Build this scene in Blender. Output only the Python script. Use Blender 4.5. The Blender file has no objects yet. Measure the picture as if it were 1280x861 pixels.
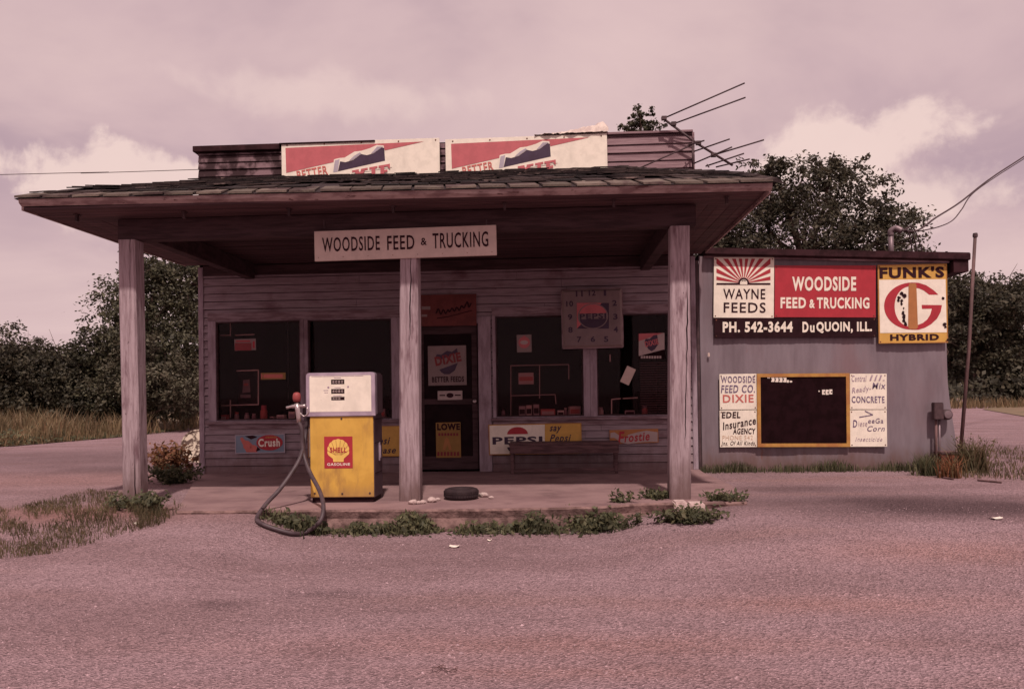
import bpy, bmesh, math, random
from mathutils import Vector, Matrix, noise

scene = bpy.context.scene
COL = scene.collection
RND = random.Random(11)
rad = math.radians

# ------------------------------------------------------------------ camera
F, CX, CY, DW, CH = 985.0, 640.0, 478.8, 11.45, 1.132
YAW, PITCH, ROLL = rad(-3.092), rad(0.717), rad(0.821)
_fw = Vector((math.sin(YAW)*math.cos(PITCH), math.cos(YAW)*math.cos(PITCH), math.sin(PITCH)))
_r = Vector((math.cos(YAW), -math.sin(YAW), 0)); _u = _r.cross(_fw)
_c, _s = math.cos(ROLL), math.sin(ROLL)
CR = _c*_r - _s*_u; CU = _s*_r + _c*_u
CAM = Vector((0, -DW, CH))

def ray(px, py): return CR*((px-CX)/F) + CU*((CY-py)/F) + _fw
def at(px, py, Y=0.0):            # a measured photo point on the upright plane y = Y
    d = ray(px, py); return CAM + d*((Y+DW)/d.y)
def atz(px, py, z=0.0):           # a measured photo point on the level plane at height z
    d = ray(px, py); return CAM + d*((z-CH)/d.z)

cd = bpy.data.cameras.new('camera'); cam = bpy.data.objects.new('camera', cd); COL.objects.link(cam)
m = Matrix((CR, CU, -_fw)).transposed().to_4x4(); m.translation = CAM; cam.matrix_world = m
cd.sensor_width = 36; cd.lens = F/1280*36; cd.shift_y = (CY-430.5)/1280
cd.clip_start = 0.1; cd.clip_end = 5000
scene.camera = cam

# ------------------------------------------------------------------ materials
def nd(nt, t, **k):
    n = nt.nodes.new(t)
    for a, b in k.items(): setattr(n, a, b)
    return n
def L(nt, a, b): nt.links.new(a, b)
def mixc(nt, fac, a, b, bt='MIX'):
    n = nd(nt, 'ShaderNodeMix', data_type='RGBA', blend_type=bt)
    for s, v in ((n.inputs[0], fac), (n.inputs[6], a), (n.inputs[7], b)):
        if isinstance(v, bpy.types.NodeSocket): L(nt, v, s)
        elif isinstance(v, (int, float)): s.default_value = v
        else: s.default_value = (*v, 1)
    return n.outputs[2]
def ramp(nt, src, p0, p1, v0=0.0, v1=1.0):
    n = nd(nt, 'ShaderNodeMapRange', interpolation_type='SMOOTHSTEP')
    L(nt, src, n.inputs[0]); n.inputs[1].default_value = p0; n.inputs[2].default_value = p1
    n.inputs[3].default_value = v0; n.inputs[4].default_value = v1
    return n.outputs[0]
def noisetex(nt, scale, stretch=(1,1,1), detail=5, rough=.6, off=(0,0,0), coord='Object'):
    tc = nd(nt, 'ShaderNodeTexCoord'); mp = nd(nt, 'ShaderNodeMapping')
    mp.inputs['Scale'].default_value = stretch; mp.inputs['Location'].default_value = off
    L(nt, tc.outputs[coord], mp.inputs[0])
    n = nd(nt, 'ShaderNodeTexNoise'); n.inputs['Scale'].default_value = scale
    n.inputs['Detail'].default_value = detail; n.inputs['Roughness'].default_value = rough
    L(nt, mp.outputs[0], n.inputs['Vector'])
    return n.outputs['Fac']
def MAT(name, c1, c2=None, scale=6, stretch=(1,1,1), lo=.4, hi=.62, rough=.75, metal=0, spec=.3,
        bump=0, bscale=None, bstretch=None, grime=None, gscale=1.3, gstretch=(1,1,1), glo=.48, ghi=.7,
        chip=None, cscale=9, clo=.62, chi=.66, cstretch=(1,1,1), island=0, coat=0, dirt=None, dirt_h=.5):
    mt = bpy.data.materials.new(name); mt.use_nodes = True
    nt = mt.node_tree; b = nt.nodes['Principled BSDF']
    b.inputs['Roughness'].default_value = rough; b.inputs['Metallic'].default_value = metal
    b.inputs['Specular IOR Level'].default_value = spec
    if coat: b.inputs['Coat Weight'].default_value = coat
    col = c1
    if c2 is not None: col = mixc(nt, ramp(nt, noisetex(nt, scale, stretch), lo, hi), c1, c2)
    if chip is not None: col = mixc(nt, ramp(nt, noisetex(nt, cscale, cstretch, off=(3,7,1)), clo, chi), col, chip)
    if grime is not None: col = mixc(nt, ramp(nt, noisetex(nt, gscale, gstretch, off=(9,2,5)), glo, ghi), col, grime)
    if dirt is not None:
        tcd = nd(nt, 'ShaderNodeTexCoord'); sz = nd(nt, 'ShaderNodeSeparateXYZ'); L(nt, tcd.outputs['Object'], sz.inputs[0])
        ma = nd(nt, 'ShaderNodeMath', operation='MULTIPLY_ADD'); L(nt, noisetex(nt, 6, (1.5,1.5,.6)), ma.inputs[0]); ma.inputs[1].default_value = -dirt_h*1.3; L(nt, sz.outputs[2], ma.inputs[2])
        col = mixc(nt, ramp(nt, ma.outputs[0], dirt_h*.4, -dirt_h*.7, 0, .85), col, dirt)
    if island:
        g = nd(nt, 'ShaderNodeNewGeometry')
        hv = nd(nt, 'ShaderNodeMapRange'); L(nt, g.outputs['Random Per Island'], hv.inputs[0])
        hv.inputs[3].default_value = 1-island; hv.inputs[4].default_value = 1+island
        sc = nd(nt, 'ShaderNodeVectorMath', operation='SCALE')
        if isinstance(col, bpy.types.NodeSocket): L(nt, col, sc.inputs[0])
        else: sc.inputs[0].default_value = col
        L(nt, hv.outputs[0], sc.inputs['Scale']); col = sc.outputs[0]
    if isinstance(col, bpy.types.NodeSocket): L(nt, col, b.inputs['Base Color'])
    else: b.inputs['Base Color'].default_value = (*col, 1)
    if bump:
        bn = nd(nt, 'ShaderNodeBump'); bn.inputs['Strength'].default_value = bump; bn.inputs['Distance'].default_value = .02
        L(nt, noisetex(nt, bscale or scale*3, bstretch or stretch), bn.inputs['Height']); L(nt, bn.outputs[0], b.inputs['Normal'])
    return mt
def PAINT(name, c, dirt=.72, rough=.55, spec=.35, scale=7):     # sign paint: small tone shifts, faint dirt
    d = tuple(v*dirt for v in c)
    return MAT(name, c, tuple(v*.9 for v in c), scale=scale, rough=rough, spec=spec, grime=d, gscale=3.4, gstretch=(2.2,1,.6), glo=.5, ghi=.76,
               chip=(c[0]*.35+.03, c[1]*.25+.012, c[2]*.22+.01), cscale=26, clo=.70, chi=.74)
def LEAF(name, cols, rough=.6, tr=.38):
    mt = bpy.data.materials.new(name); mt.use_nodes = True; nt = mt.node_tree
    b = nt.nodes['Principled BSDF']; out = nt.nodes['Material Output']
    b.inputs['Roughness'].default_value = rough; b.inputs['Specular IOR Level'].default_value = .3
    g = nd(nt, 'ShaderNodeNewGeometry'); cr = nd(nt, 'ShaderNodeValToRGB')
    while len(cr.color_ramp.elements) < len(cols): cr.color_ramp.elements.new(.5)
    for i, c in enumerate(cols):
        cr.color_ramp.elements[i].position = i/(len(cols)-1); cr.color_ramp.elements[i].color = (*c, 1)
    L(nt, g.outputs['Random Per Island'], cr.inputs[0])
    col = mixc(nt, ramp(nt, noisetex(nt, .9), .35, .65), cr.outputs[0], tuple(.55 for _ in range(3)), 'MULTIPLY')
    L(nt, col, b.inputs['Base Color'])
    t = nd(nt, 'ShaderNodeBsdfTranslucent'); L(nt, col, t.inputs[0])
    mx = nd(nt, 'ShaderNodeMixShader'); mx.inputs[0].default_value = tr
    L(nt, b.outputs[0], mx.inputs[1]); L(nt, t.outputs[0], mx.inputs[2]); L(nt, mx.outputs[0], out.inputs[0])
    return mt
def GLASS(name, dark=.88, reflect=.06):
    mt = bpy.data.materials.new(name); mt.use_nodes = True; nt = mt.node_tree
    for n in list(nt.nodes): nt.nodes.remove(n)
    out = nd(nt, 'ShaderNodeOutputMaterial'); t = nd(nt, 'ShaderNodeBsdfTransparent'); t.inputs[0].default_value = (dark, dark*.86, dark*.88, 1)
    gl = nd(nt, 'ShaderNodeBsdfGlossy'); gl.inputs['Roughness'].default_value = .04; gl.inputs[0].default_value = (.95,.80,.82,1)
    lw = nd(nt, 'ShaderNodeFresnel'); lw.inputs[0].default_value = 1.17
    df = nd(nt, 'ShaderNodeBsdfDiffuse'); df.inputs[0].default_value = (.26,.18,.19,1)
    m0 = nd(nt, 'ShaderNodeMixShader'); L(nt, ramp(nt, noisetex(nt, 2.2), .45, .85, .0, .010), m0.inputs[0])
    L(nt, t.outputs[0], m0.inputs[1]); L(nt, df.outputs[0], m0.inputs[2])
    mx = nd(nt, 'ShaderNodeMixShader'); L(nt, lw.outputs[0], mx.inputs[0]); L(nt, m0.outputs[0], mx.inputs[1]); L(nt, gl.outputs[0], mx.inputs[2])
    L(nt, mx.outputs[0], out.inputs[0]); return mt

m_siding = MAT('weathered siding', (0.3276,0.2535,0.2808), (0.2340,0.1716,0.1950), scale=4, stretch=(.7,1,7), lo=.35, hi=.7, rough=.85, bump=.25, bscale=22,
               bstretch=(.5,1,8), grime=(.17,.10,.115), gscale=1.6, gstretch=(1,1,1.2), glo=.52, ghi=.72, chip=(.2,.13,.14), cscale=14, cstretch=(.35,1,3), clo=.62, chi=.68, dirt=(.17,.10,.10), dirt_h=.4)
m_siding_dark = MAT('burnt dark siding', (.20,.125,.14), (.035,.016,.019), scale=3.4, stretch=(1,1,.7), lo=.40, hi=.55, rough=.9, bump=.3, bscale=22, bstretch=(.5,1,8))
m_parapet = MAT('faded rose siding', (.27,.175,.19), (.19,.115,.13), scale=4, stretch=(.5,1,6), rough=.85, bump=.25, bscale=20, bstretch=(.5,1,8), grime=(.15,.08,.09), glo=.58, ghi=.8)
m_trim = MAT('grey trim paint', (0.3444,0.2665,0.3075), (0.2542,0.1845,0.2173), scale=5, stretch=(3,1,.6), rough=.8, bump=.2, grime=(0.1558,0.0984,0.1148))
m_trim_h = MAT('sill paint', (0.2706,0.1968,0.2214), (0.1558,0.0943,0.1066), scale=5, stretch=(.6,1,5), rough=.8, bump=.25)
m_post = MAT('weathered post wood', (0.4048,0.3080,0.3344), (0.2552,0.1804,0.1980), scale=7, stretch=(5,5,.45), lo=.36, hi=.68, rough=.85, bump=.45, bscale=16, bstretch=(6,6,.5),
             grime=(.15,.085,.10), gscale=2.6, gstretch=(3,3,.6), glo=.54, ghi=.70,
             chip=(.085,.045,.05), cscale=16, cstretch=(2,2,.7), clo=.66, chi=.72, dirt=(.13,.075,.07), dirt_h=.55)
m_crack = MAT('dark crack wood', (.06,.03,.035), rough=.95)
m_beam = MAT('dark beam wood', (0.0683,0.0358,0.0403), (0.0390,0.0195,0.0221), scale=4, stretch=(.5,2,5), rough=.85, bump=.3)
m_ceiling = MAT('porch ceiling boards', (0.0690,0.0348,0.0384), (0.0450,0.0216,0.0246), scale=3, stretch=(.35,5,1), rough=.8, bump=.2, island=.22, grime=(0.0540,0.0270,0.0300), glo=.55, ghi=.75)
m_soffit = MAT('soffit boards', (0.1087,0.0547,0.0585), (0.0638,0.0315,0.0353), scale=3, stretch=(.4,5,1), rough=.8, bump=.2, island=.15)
m_fascia = MAT('fascia paint', (.40,.29,.275), (.22,.14,.14), scale=6, stretch=(.6,1,2), rough=.8, bump=.2, chip=(.12,.06,.06), cscale=10, cstretch=(.5,1,2))
m_shingle = MAT('asphalt shingles', (.034,.022,.021), (.012,.006,.007), scale=2.2, lo=.42, hi=.6, rough=.95, bump=.6, bscale=60, island=.6, chip=(.15,.105,.095), cscale=5, cstretch=(.6,3,1), clo=.6, chi=.68)  # the chip tone paints sunlit tab edges as pale streaks
m_shingle_edge = MAT('mossy edge shingles', (.14,.108,.09), (.095,.068,.06), scale=4, rough=.95, bump=.5, bscale=60, island=.3, chip=(.06,.035,.035), cscale=1.2, clo=.53, chi=.6)
m_underlay = MAT('roof felt', (.03,.018,.02), rough=.95)
m_slab = MAT('old concrete', (0.2700,0.1665,0.1665), (0.1935,0.1125,0.1170), scale=2.2, lo=.35, hi=.7, rough=.9, bump=.3, bscale=30, grime=(0.1350,0.0765,0.0810), gscale=1.5, glo=.56, ghi=.75)
m_slab_side = MAT('crumbling slab edge', (.24,.145,.135), (.12,.07,.065), scale=7, rough=.95, bump=.9, bscale=18)
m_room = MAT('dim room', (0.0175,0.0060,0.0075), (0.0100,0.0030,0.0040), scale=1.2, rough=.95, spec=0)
m_glass = GLASS('window glass')
m_door = MAT('dark door', (0.0154,0.0063,0.0077), (0.0098,0.0035,0.0049), rough=.7, spec=.1)
m_metal_wall = MAT('galvanised sheet', (0.2205,0.1755,0.1998), (0.1575,0.1188,0.1377), dirt=(0.1440,0.0810,0.0720), dirt_h=.35, scale=2.0, stretch=(2.2,1,.5), lo=.3, hi=.75, rough=.6, metal=.15, spec=.4,
                   grime=(.20,.13,.145), gscale=.9, gstretch=(1.4,1,.5), glo=.5, ghi=.75, chip=(.20,.10,.09), cscale=5, cstretch=(1.5,1,.4), clo=.66, chi=.74)
m_roof_edge = MAT('tar roof edge', (.045,.018,.022), (.025,.01,.012), rough=.85, spec=.1)
m_strip = MAT('dull metal strip', (.33,.22,.24), (.16,.09,.1), scale=5, stretch=(.5,1,1), rough=.5, metal=.3)
m_white = PAINT('white enamel', (.84,.74,.65), dirt=.8)
m_cream = PAINT('cream enamel', (.84,.75,.64), dirt=.82)
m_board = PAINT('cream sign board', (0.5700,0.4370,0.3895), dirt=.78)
m_dim = PAINT('dim white', (0.4250,0.3272,0.3145))  # white with the porch shade darkened into its colour
m_red = PAINT('red enamel', (.40,.026,.04), dirt=.8)
m_fadered = PAINT('faded red', (.50,.12,.135), dirt=.8)
m_black = MAT('black enamel', (.026,.009,.012), (.018,.006,.008), rough=.7, spec=.08)
m_ink = MAT('dark ink', (.035,.012,.017), rough=.8, spec=.08)
m_navy = MAT('navy enamel', (.055,.03,.06), (.045,.022,.045), rough=.55)
m_lilac = PAINT('lilac grey', (.42,.36,.42))
m_yellow = MAT('yellow enamel', (.64,.375,.075), (.55,.31,.06), scale=3, rough=.5, grime=(.40,.215,.06), gscale=4, gstretch=(2,1,.5), glo=.52, ghi=.75, chip=(.16,.075,.04), cscale=30, clo=.69, chi=.73, dirt=(.30,.17,.075), dirt_h=.22)
m_signyellow = PAINT('sign yellow', (.62,.35,.08), dirt=.8)
m_deep = PAINT('shaded enamel', (0.2400,0.1720,0.1680))  # from here to the clock face, porch shade is mixed into the colours
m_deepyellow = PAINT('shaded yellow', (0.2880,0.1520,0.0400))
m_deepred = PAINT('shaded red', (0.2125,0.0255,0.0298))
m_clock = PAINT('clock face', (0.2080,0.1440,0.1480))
m_orange = PAINT('orange brown', (.40,.16,.055), dirt=.8)
m_blue = PAINT('blue grey', (.20,.25,.33))
m_inkviolet = MAT('faded violet ink', (.13,.085,.16), (.45,.36,.40), scale=50, lo=.48, hi=.72, rough=.8)
m_inkpale = MAT('pale ink', (.30,.21,.28), (.62,.52,.50), scale=50, lo=.45, hi=.7, rough=.8)
m_inktan = PAINT('tan ink', (.62,.44,.32))
m_inkred = PAINT('worn red ink', (.55,.14,.12))
m_frame_wood = MAT('ochre frame', (.45,.235,.06), (.36,.15,.05), scale=4, rough=.7, bump=.15)
m_slate = MAT('blackboard', (.016,.005,.007), (.010,.003,.004), rough=.8, spec=.05)
m_steel = MAT('bright trim', (.58,.48,.56), (.44,.35,.43), scale=3, rough=.35, metal=.6, spec=.5)
m_pumpside = MAT('pump side', (.10,.06,.075), (.07,.04,.05), scale=3, rough=.5)
m_rubber = MAT('black rubber', (.022,.011,.014), (.034,.019,.022), scale=12, rough=.8, bump=.15)
m_hose = MAT('hose rubber', (.075,.048,.056), (.05,.03,.036), scale=9, rough=.55, spec=.4)
m_chrome = MAT('dull chrome', (.55,.46,.46), rough=.3, metal=.8, spec=.5)
m_redplastic = PAINT('red guard', (.28,.055,.055))
m_rust = MAT('rusty steel', (.20,.075,.045), (.10,.045,.035), scale=12, rough=.9, bump=.3)
m_pipe = MAT('painted pipe', (.16,.085,.085), (.09,.05,.05), scale=9, stretch=(1,1,.3), rough=.7)
m_greypipe = MAT('grey pipe', (.20,.145,.16), rough=.5, metal=.4)
m_darkmetal = MAT('dark metal', (.05,.028,.032), (.08,.045,.05), scale=8, rough=.6)
m_wire = MAT('wire', (.06,.035,.04), rough=.7)
m_bench = MAT('bench wood', (.14,.075,.08), (.075,.038,.042), scale=5, stretch=(.6,3,4), rough=.8, bump=.3)
m_stone = MAT('pale stone', (.50,.38,.36), (.34,.24,.23), scale=14, rough=.9, bump=.4)
m_block = MAT('pale block', (.56,.42,.40), (.38,.27,.26), scale=9, rough=.95, bump=.6)
m_bark = MAT('bark', (.10,.06,.05), (.06,.035,.03), scale=6, stretch=(3,3,.5), rough=.95, bump=.6)
m_leaf = LEAF('broad leaves', ((0.0360,0.0324,0.0216),(0.0900,0.0828,0.0504),(0.1728,0.1584,0.0972)))
m_leaf_dark = LEAF('dark leaves', ((0.0306,0.0258,0.0184),(0.0714,0.0626,0.0408),(0.1428,0.1224,0.0816)))
m_leaf_pale = LEAF('pale leaves', ((0.0525,0.0450,0.0300),(0.1125,0.0975,0.0638),(0.1950,0.1725,0.1200)), tr=.3)
m_weed = LEAF('weed leaves', ((.055,.055,.03),(.115,.115,.062),(.20,.18,.10)))
m_weed_red = LEAF('dry red weed', ((.16,.075,.04),(.34,.14,.07),(.16,.12,.06)))
m_grass = LEAF('tall grass', ((.17,.125,.07),(.32,.22,.125),(.19,.155,.085),(.42,.27,.165)))
m_drygrass = LEAF('short dry grass', ((.095,.085,.047),(.21,.15,.085),(.12,.11,.058),(.30,.20,.125)))

# ------------------------------------------------------------------ mesh builder
def root_of(o):
    while o.parent: o = o.parent
    return o
def tag(o, label=None, cat=None, group=None, kind=None):
    if label: o['label'] = label
    if cat: o['category'] = cat
    if group: o['group'] = group
    if kind: o['kind'] = kind
    return o
def thing(name, label, cat, loc=(0,0,0), rot=(0,0,0), group=None):
    o = bpy.data.objects.new(name, None); COL.objects.link(o); o.location = loc; o.rotation_euler = rot
    o.empty_display_size = .1
    return tag(o, label, cat, group)
def dup(o, loc, rotz=None, label=None, scale=None, group=None):
    def cp(src, par):
        c = src.copy(); COL.objects.link(c); c.parent = par
        for ch in src.children: cp(ch, c)
        return c
    r = cp(o, None); r.location = loc
    if rotz is not None: r.rotation_euler.z = rotz
    if scale: r.scale = (scale,)*3 if isinstance(scale, (int, float)) else scale
    if label: r['label'] = label
    if group: r['group'] = group
    return r

_glyphs = {}
def glyph_mesh(s, bold, shear, space=1.14):
    k = (s, bold, shear)
    if k not in _glyphs:
        cu = bpy.data.curves.new('text', 'FONT'); cu.body = s; cu.offset = bold; cu.shear = shear; cu.resolution_u = 3; cu.space_character = space
        ob = bpy.data.objects.new('text', cu)
        me = bpy.data.meshes.new_from_object(ob)
        _glyphs[k] = ([v.co.copy() for v in me.vertices], [tuple(p.vertices) for p in me.polygons])
        bpy.data.objects.remove(ob); bpy.data.curves.remove(cu); bpy.data.meshes.remove(me)
    return _glyphs[k]

NOSPLIT = {'crown', 'leaves', 'stems', 'trunk', 'shingles', 'eave_shingles', 'tread_blocks', 'room', 'wall', 'wall_core'}
class MB:
    def __init__(s): s.v = []; s.f = []; s.mi = []; s.cur = 0
    def add(s, vs, fs):
        n = len(s.v); s.v += [Vector(v) for v in vs]
        for f in fs: s.f.append(tuple(n+i for i in f)); s.mi.append(s.cur)
        return s
    def box(s, x0, x1, y0, y1, z0, z1):
        return s.add([(x0,y0,z0),(x1,y0,z0),(x1,y1,z0),(x0,y1,z0),(x0,y0,z1),(x1,y0,z1),(x1,y1,z1),(x0,y1,z1)],
                     [(0,3,2,1),(4,5,6,7),(0,1,5,4),(1,2,6,5),(2,3,7,6),(3,0,4,7)])
    def hexa(s, p):     # eight corners, same order as box
        return s.add(p, [(0,3,2,1),(4,5,6,7),(0,1,5,4),(1,2,6,5),(2,3,7,6),(3,0,4,7)])
    def poly(s, pts): return s.add(pts, [tuple(range(len(pts)))])
    def flat(s, pts, y):  # x,z polygon facing -y
        a = sum(pts[i-1][0]*pts[i][1]-pts[i][0]*pts[i-1][1] for i in range(len(pts)))
        if a < 0: pts = pts[::-1]
        return s.poly([(p[0], y, p[1]) for p in pts])
    def rect(s, x0, x1, z0, z1, y): return s.flat([(x0,z0),(x1,z0),(x1,z1),(x0,z1)], y)
    def disc(s, cx, cz, rx, rz, y, n=28, a0=0, a1=360):
        full = abs(a1-a0) >= 360
        k = n if full else n+1
        return s.flat([(cx+rx*math.cos(rad(a0+(a1-a0)*i/n)), cz+rz*math.sin(rad(a0+(a1-a0)*i/n))) for i in range(k)], y)
    def ring(s, cx, cz, rx, rz, t, y, n=28, a0=0, a1=360):
        for i in range(n):
            q = []
            for j, k in ((i,0),(i+1,0),(i+1,1),(i,1)):
                a = rad(a0+(a1-a0)*j/n); q.append((cx+(rx-k*t)*math.cos(a), cz+(rz-k*t)*math.sin(a)))
            s.flat(q, y)
        return s
    def tube(s, pts, r, n=8, cap=True):
        pts = [Vector(p) for p in pts]
        rs = r if isinstance(r, (list, tuple)) else [r]*len(pts)
        base = len(s.v); prev = None
        for i, p in enumerate(pts):
            t = (pts[min(i+1, len(pts)-1)]-pts[max(i-1, 0)])
            t = t.normalized() if t.length > 1e-9 else Vector((0,0,1))
            if prev is None: a = t.orthogonal().normalized()
            else:
                a = prev - t*prev.dot(t); a = a.normalized() if a.length > 1e-6 else t.orthogonal().normalized()
            prev = a; b = t.cross(a)
            for k in range(n):
                an = 2*math.pi*k/n; s.v.append(p+(a*math.cos(an)+b*math.sin(an))*rs[i])
        for i in range(len(pts)-1):
            for k in range(n):
                k2 = (k+1) % n
                s.f.append((base+i*n+k, base+i*n+k2, base+(i+1)*n+k2, base+(i+1)*n+k)); s.mi.append(s.cur)
        if cap:
            s.f.append(tuple(base+k for k in range(n-1, -1, -1))); s.mi.append(s.cur)
            e = base+(len(pts)-1)*n; s.f.append(tuple(e+k for k in range(n))); s.mi.append(s.cur)
        return s
    def lathe(s, prof, n=24, loc=(0,0,0), axis='z', cap=True):
        base = len(s.v); loc = Vector(loc)
        for (r, h) in prof:
            for k in range(n):
                a = 2*math.pi*k/n; x, y = r*math.cos(a), r*math.sin(a)
                s.v.append(loc+(Vector((x,y,h)) if axis == 'z' else Vector((x,-h,y)) if axis == 'y' else Vector((h,x,y))))
        for i in range(len(prof)-1):
            for k in range(n):
                k2 = (k+1) % n; s.f.append((base+i*n+k, base+i*n+k2, base+(i+1)*n+k2, base+(i+1)*n+k)); s.mi.append(s.cur)
        if cap:
            s.f.append(tuple(base+k for k in range(n-1, -1, -1))); s.mi.append(s.cur)
            e = base+(len(prof)-1)*n; s.f.append(tuple(e+k for k in range(n))); s.mi.append(s.cur)
        return s
    def text(s, t, x0, x1, z0, z1, y, bold=0.0, shear=0.0, rot=0.0):
        vs, fs = glyph_mesh(t, bold, shear)
        a0, a1 = min(v.x for v in vs), max(v.x for v in vs); b0, b1 = min(v.y for v in vs), max(v.y for v in vs)
        w, h = x1-x0, z1-z0; cx, cz = (x0+x1)/2, (z0+z1)/2; c, sn = math.cos(rot), math.sin(rot)
        out = []
        for v in vs:
            X = ((v.x-a0)/(a1-a0)-.5)*w; Z = ((v.y-b0)/(b1-b0)-.5)*h
            out.append((cx+X*c-Z*sn, y, cz+X*sn+Z*c))
        return s.add(out, fs)
    def build(s, name, mat, parent=None, smooth=False, bevel=0, local=False, clip=None, label=None):
        if parent is not None and name not in NOSPLIT and len(s.v) < 60000:
            parts = s.pieces()
            if len(parts) > 1:
                return [p.build1(name, mat, parent, smooth, bevel, local, clip, label) for p in parts][0]
        return s.build1(name, mat, parent, smooth, bevel, local, clip, label)
    def pieces(s):
        n = len(s.v); par = list(range(n))
        def find(a):
            while par[a] != a: par[a] = par[par[a]]; a = par[a]
            return a
        for f in s.f:
            r0 = find(f[0])
            for i in f[1:]: par[find(i)] = r0
        isl = {}
        for i in range(n): isl.setdefault(find(i), []).append(i)
        ks = list(isl)
        if len(ks) < 2 or len(ks) > 400: return [s]
        bb = [([min(s.v[i][a] for i in isl[k]) for a in range(3)], [max(s.v[i][a] for i in isl[k]) for a in range(3)]) for k in ks]
        sz = [max(h-l for l, h in zip(*b_)) for b_ in bb]; up = list(range(len(ks)))
        def fu(a):
            while up[a] != a: up[a] = up[up[a]]; a = up[a]
            return a
        for i in range(len(ks)):
            for j in range(i):
                g = math.sqrt(sum(max(0, bb[i][0][a]-bb[j][1][a], bb[j][0][a]-bb[i][1][a])**2 for a in range(3)))
                if g <= max(.02, .5*max(sz[i], sz[j])): up[fu(i)] = fu(j)
        grp = {}
        for i, k in enumerate(ks): grp.setdefault(fu(i), set()).add(k)
        if len(grp) < 2: return [s]
        out = []
        for g in grp.values():
            m_ = MB(); mp = {}
            for k in g:
                for i in isl[k]: mp[i] = len(m_.v); m_.v.append(s.v[i])
            for f, mi in zip(s.f, s.mi):
                if f[0] in mp: m_.f.append(tuple(mp[i] for i in f)); m_.mi.append(mi)
            out.append(m_)
        return out
    def build1(s, name, mat, parent=None, smooth=False, bevel=0, local=False, clip=None, label=None):
        me = bpy.data.meshes.new(name)
        bm = bmesh.new(); vs = [bm.verts.new(v) for v in s.v]
        for f, mi in zip(s.f, s.mi):
            try: fc = bm.faces.new([vs[i] for i in f]); fc.material_index = mi; fc.smooth = smooth
            except ValueError: pass
        if clip:
            for co, no in clip:
                bmesh.ops.bisect_plane(bm, geom=bm.verts[:]+bm.edges[:]+bm.faces[:], plane_co=co, plane_no=no, clear_outer=True)
        if bevel:
            bmesh.ops.recalc_face_normals(bm, faces=bm.faces[:])
            bmesh.ops.bevel(bm, geom=[e for e in bm.edges if len(e.link_faces) == 2 and e.calc_face_angle(0) > .5], offset=bevel, segments=2, affect='EDGES', clamp_overlap=True)
        org = Vector((0,0,0))
        if parent is not None and not local: org = Vector(root_of(parent).location)
        elif parent is None and bm.verts:
            xs = [v.co.x for v in bm.verts]; ys = [v.co.y for v in bm.verts]; zs = [v.co.z for v in bm.verts]
            org = Vector(((min(xs)+max(xs))/2, (min(ys)+max(ys))/2, min(zs)))
        for v in bm.verts: v.co -= org
        bm.to_mesh(me); bm.free()
        for mm in (mat if isinstance(mat, (list, tuple)) else [mat]): me.materials.append(mm)
        o = bpy.data.objects.new(name, me); COL.objects.link(o)
        if parent is not None: o.parent = parent
        else: o.location = org
        if label: o['label'] = label
        return o

def spline(pts, n=8):
    P = [Vector(p) for p in pts]; P = [P[0]*2-P[1]]+P+[P[-1]*2-P[-2]]; out = []
    for i in range(1, len(P)-2):
        a, b, c, d = P[i-1:i+3]
        for k in range(n):
            t = k/n; out.append(.5*((2*b)+(c-a)*t+(2*a-5*b+4*c-d)*t*t+(3*b-a-3*c+d)*t**3))
    out.append(P[-2]); return out

def S(a, b, x):
    t = max(0, min(1, (x-a)/(b-a))); return t*t*(3-2*t)

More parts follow.
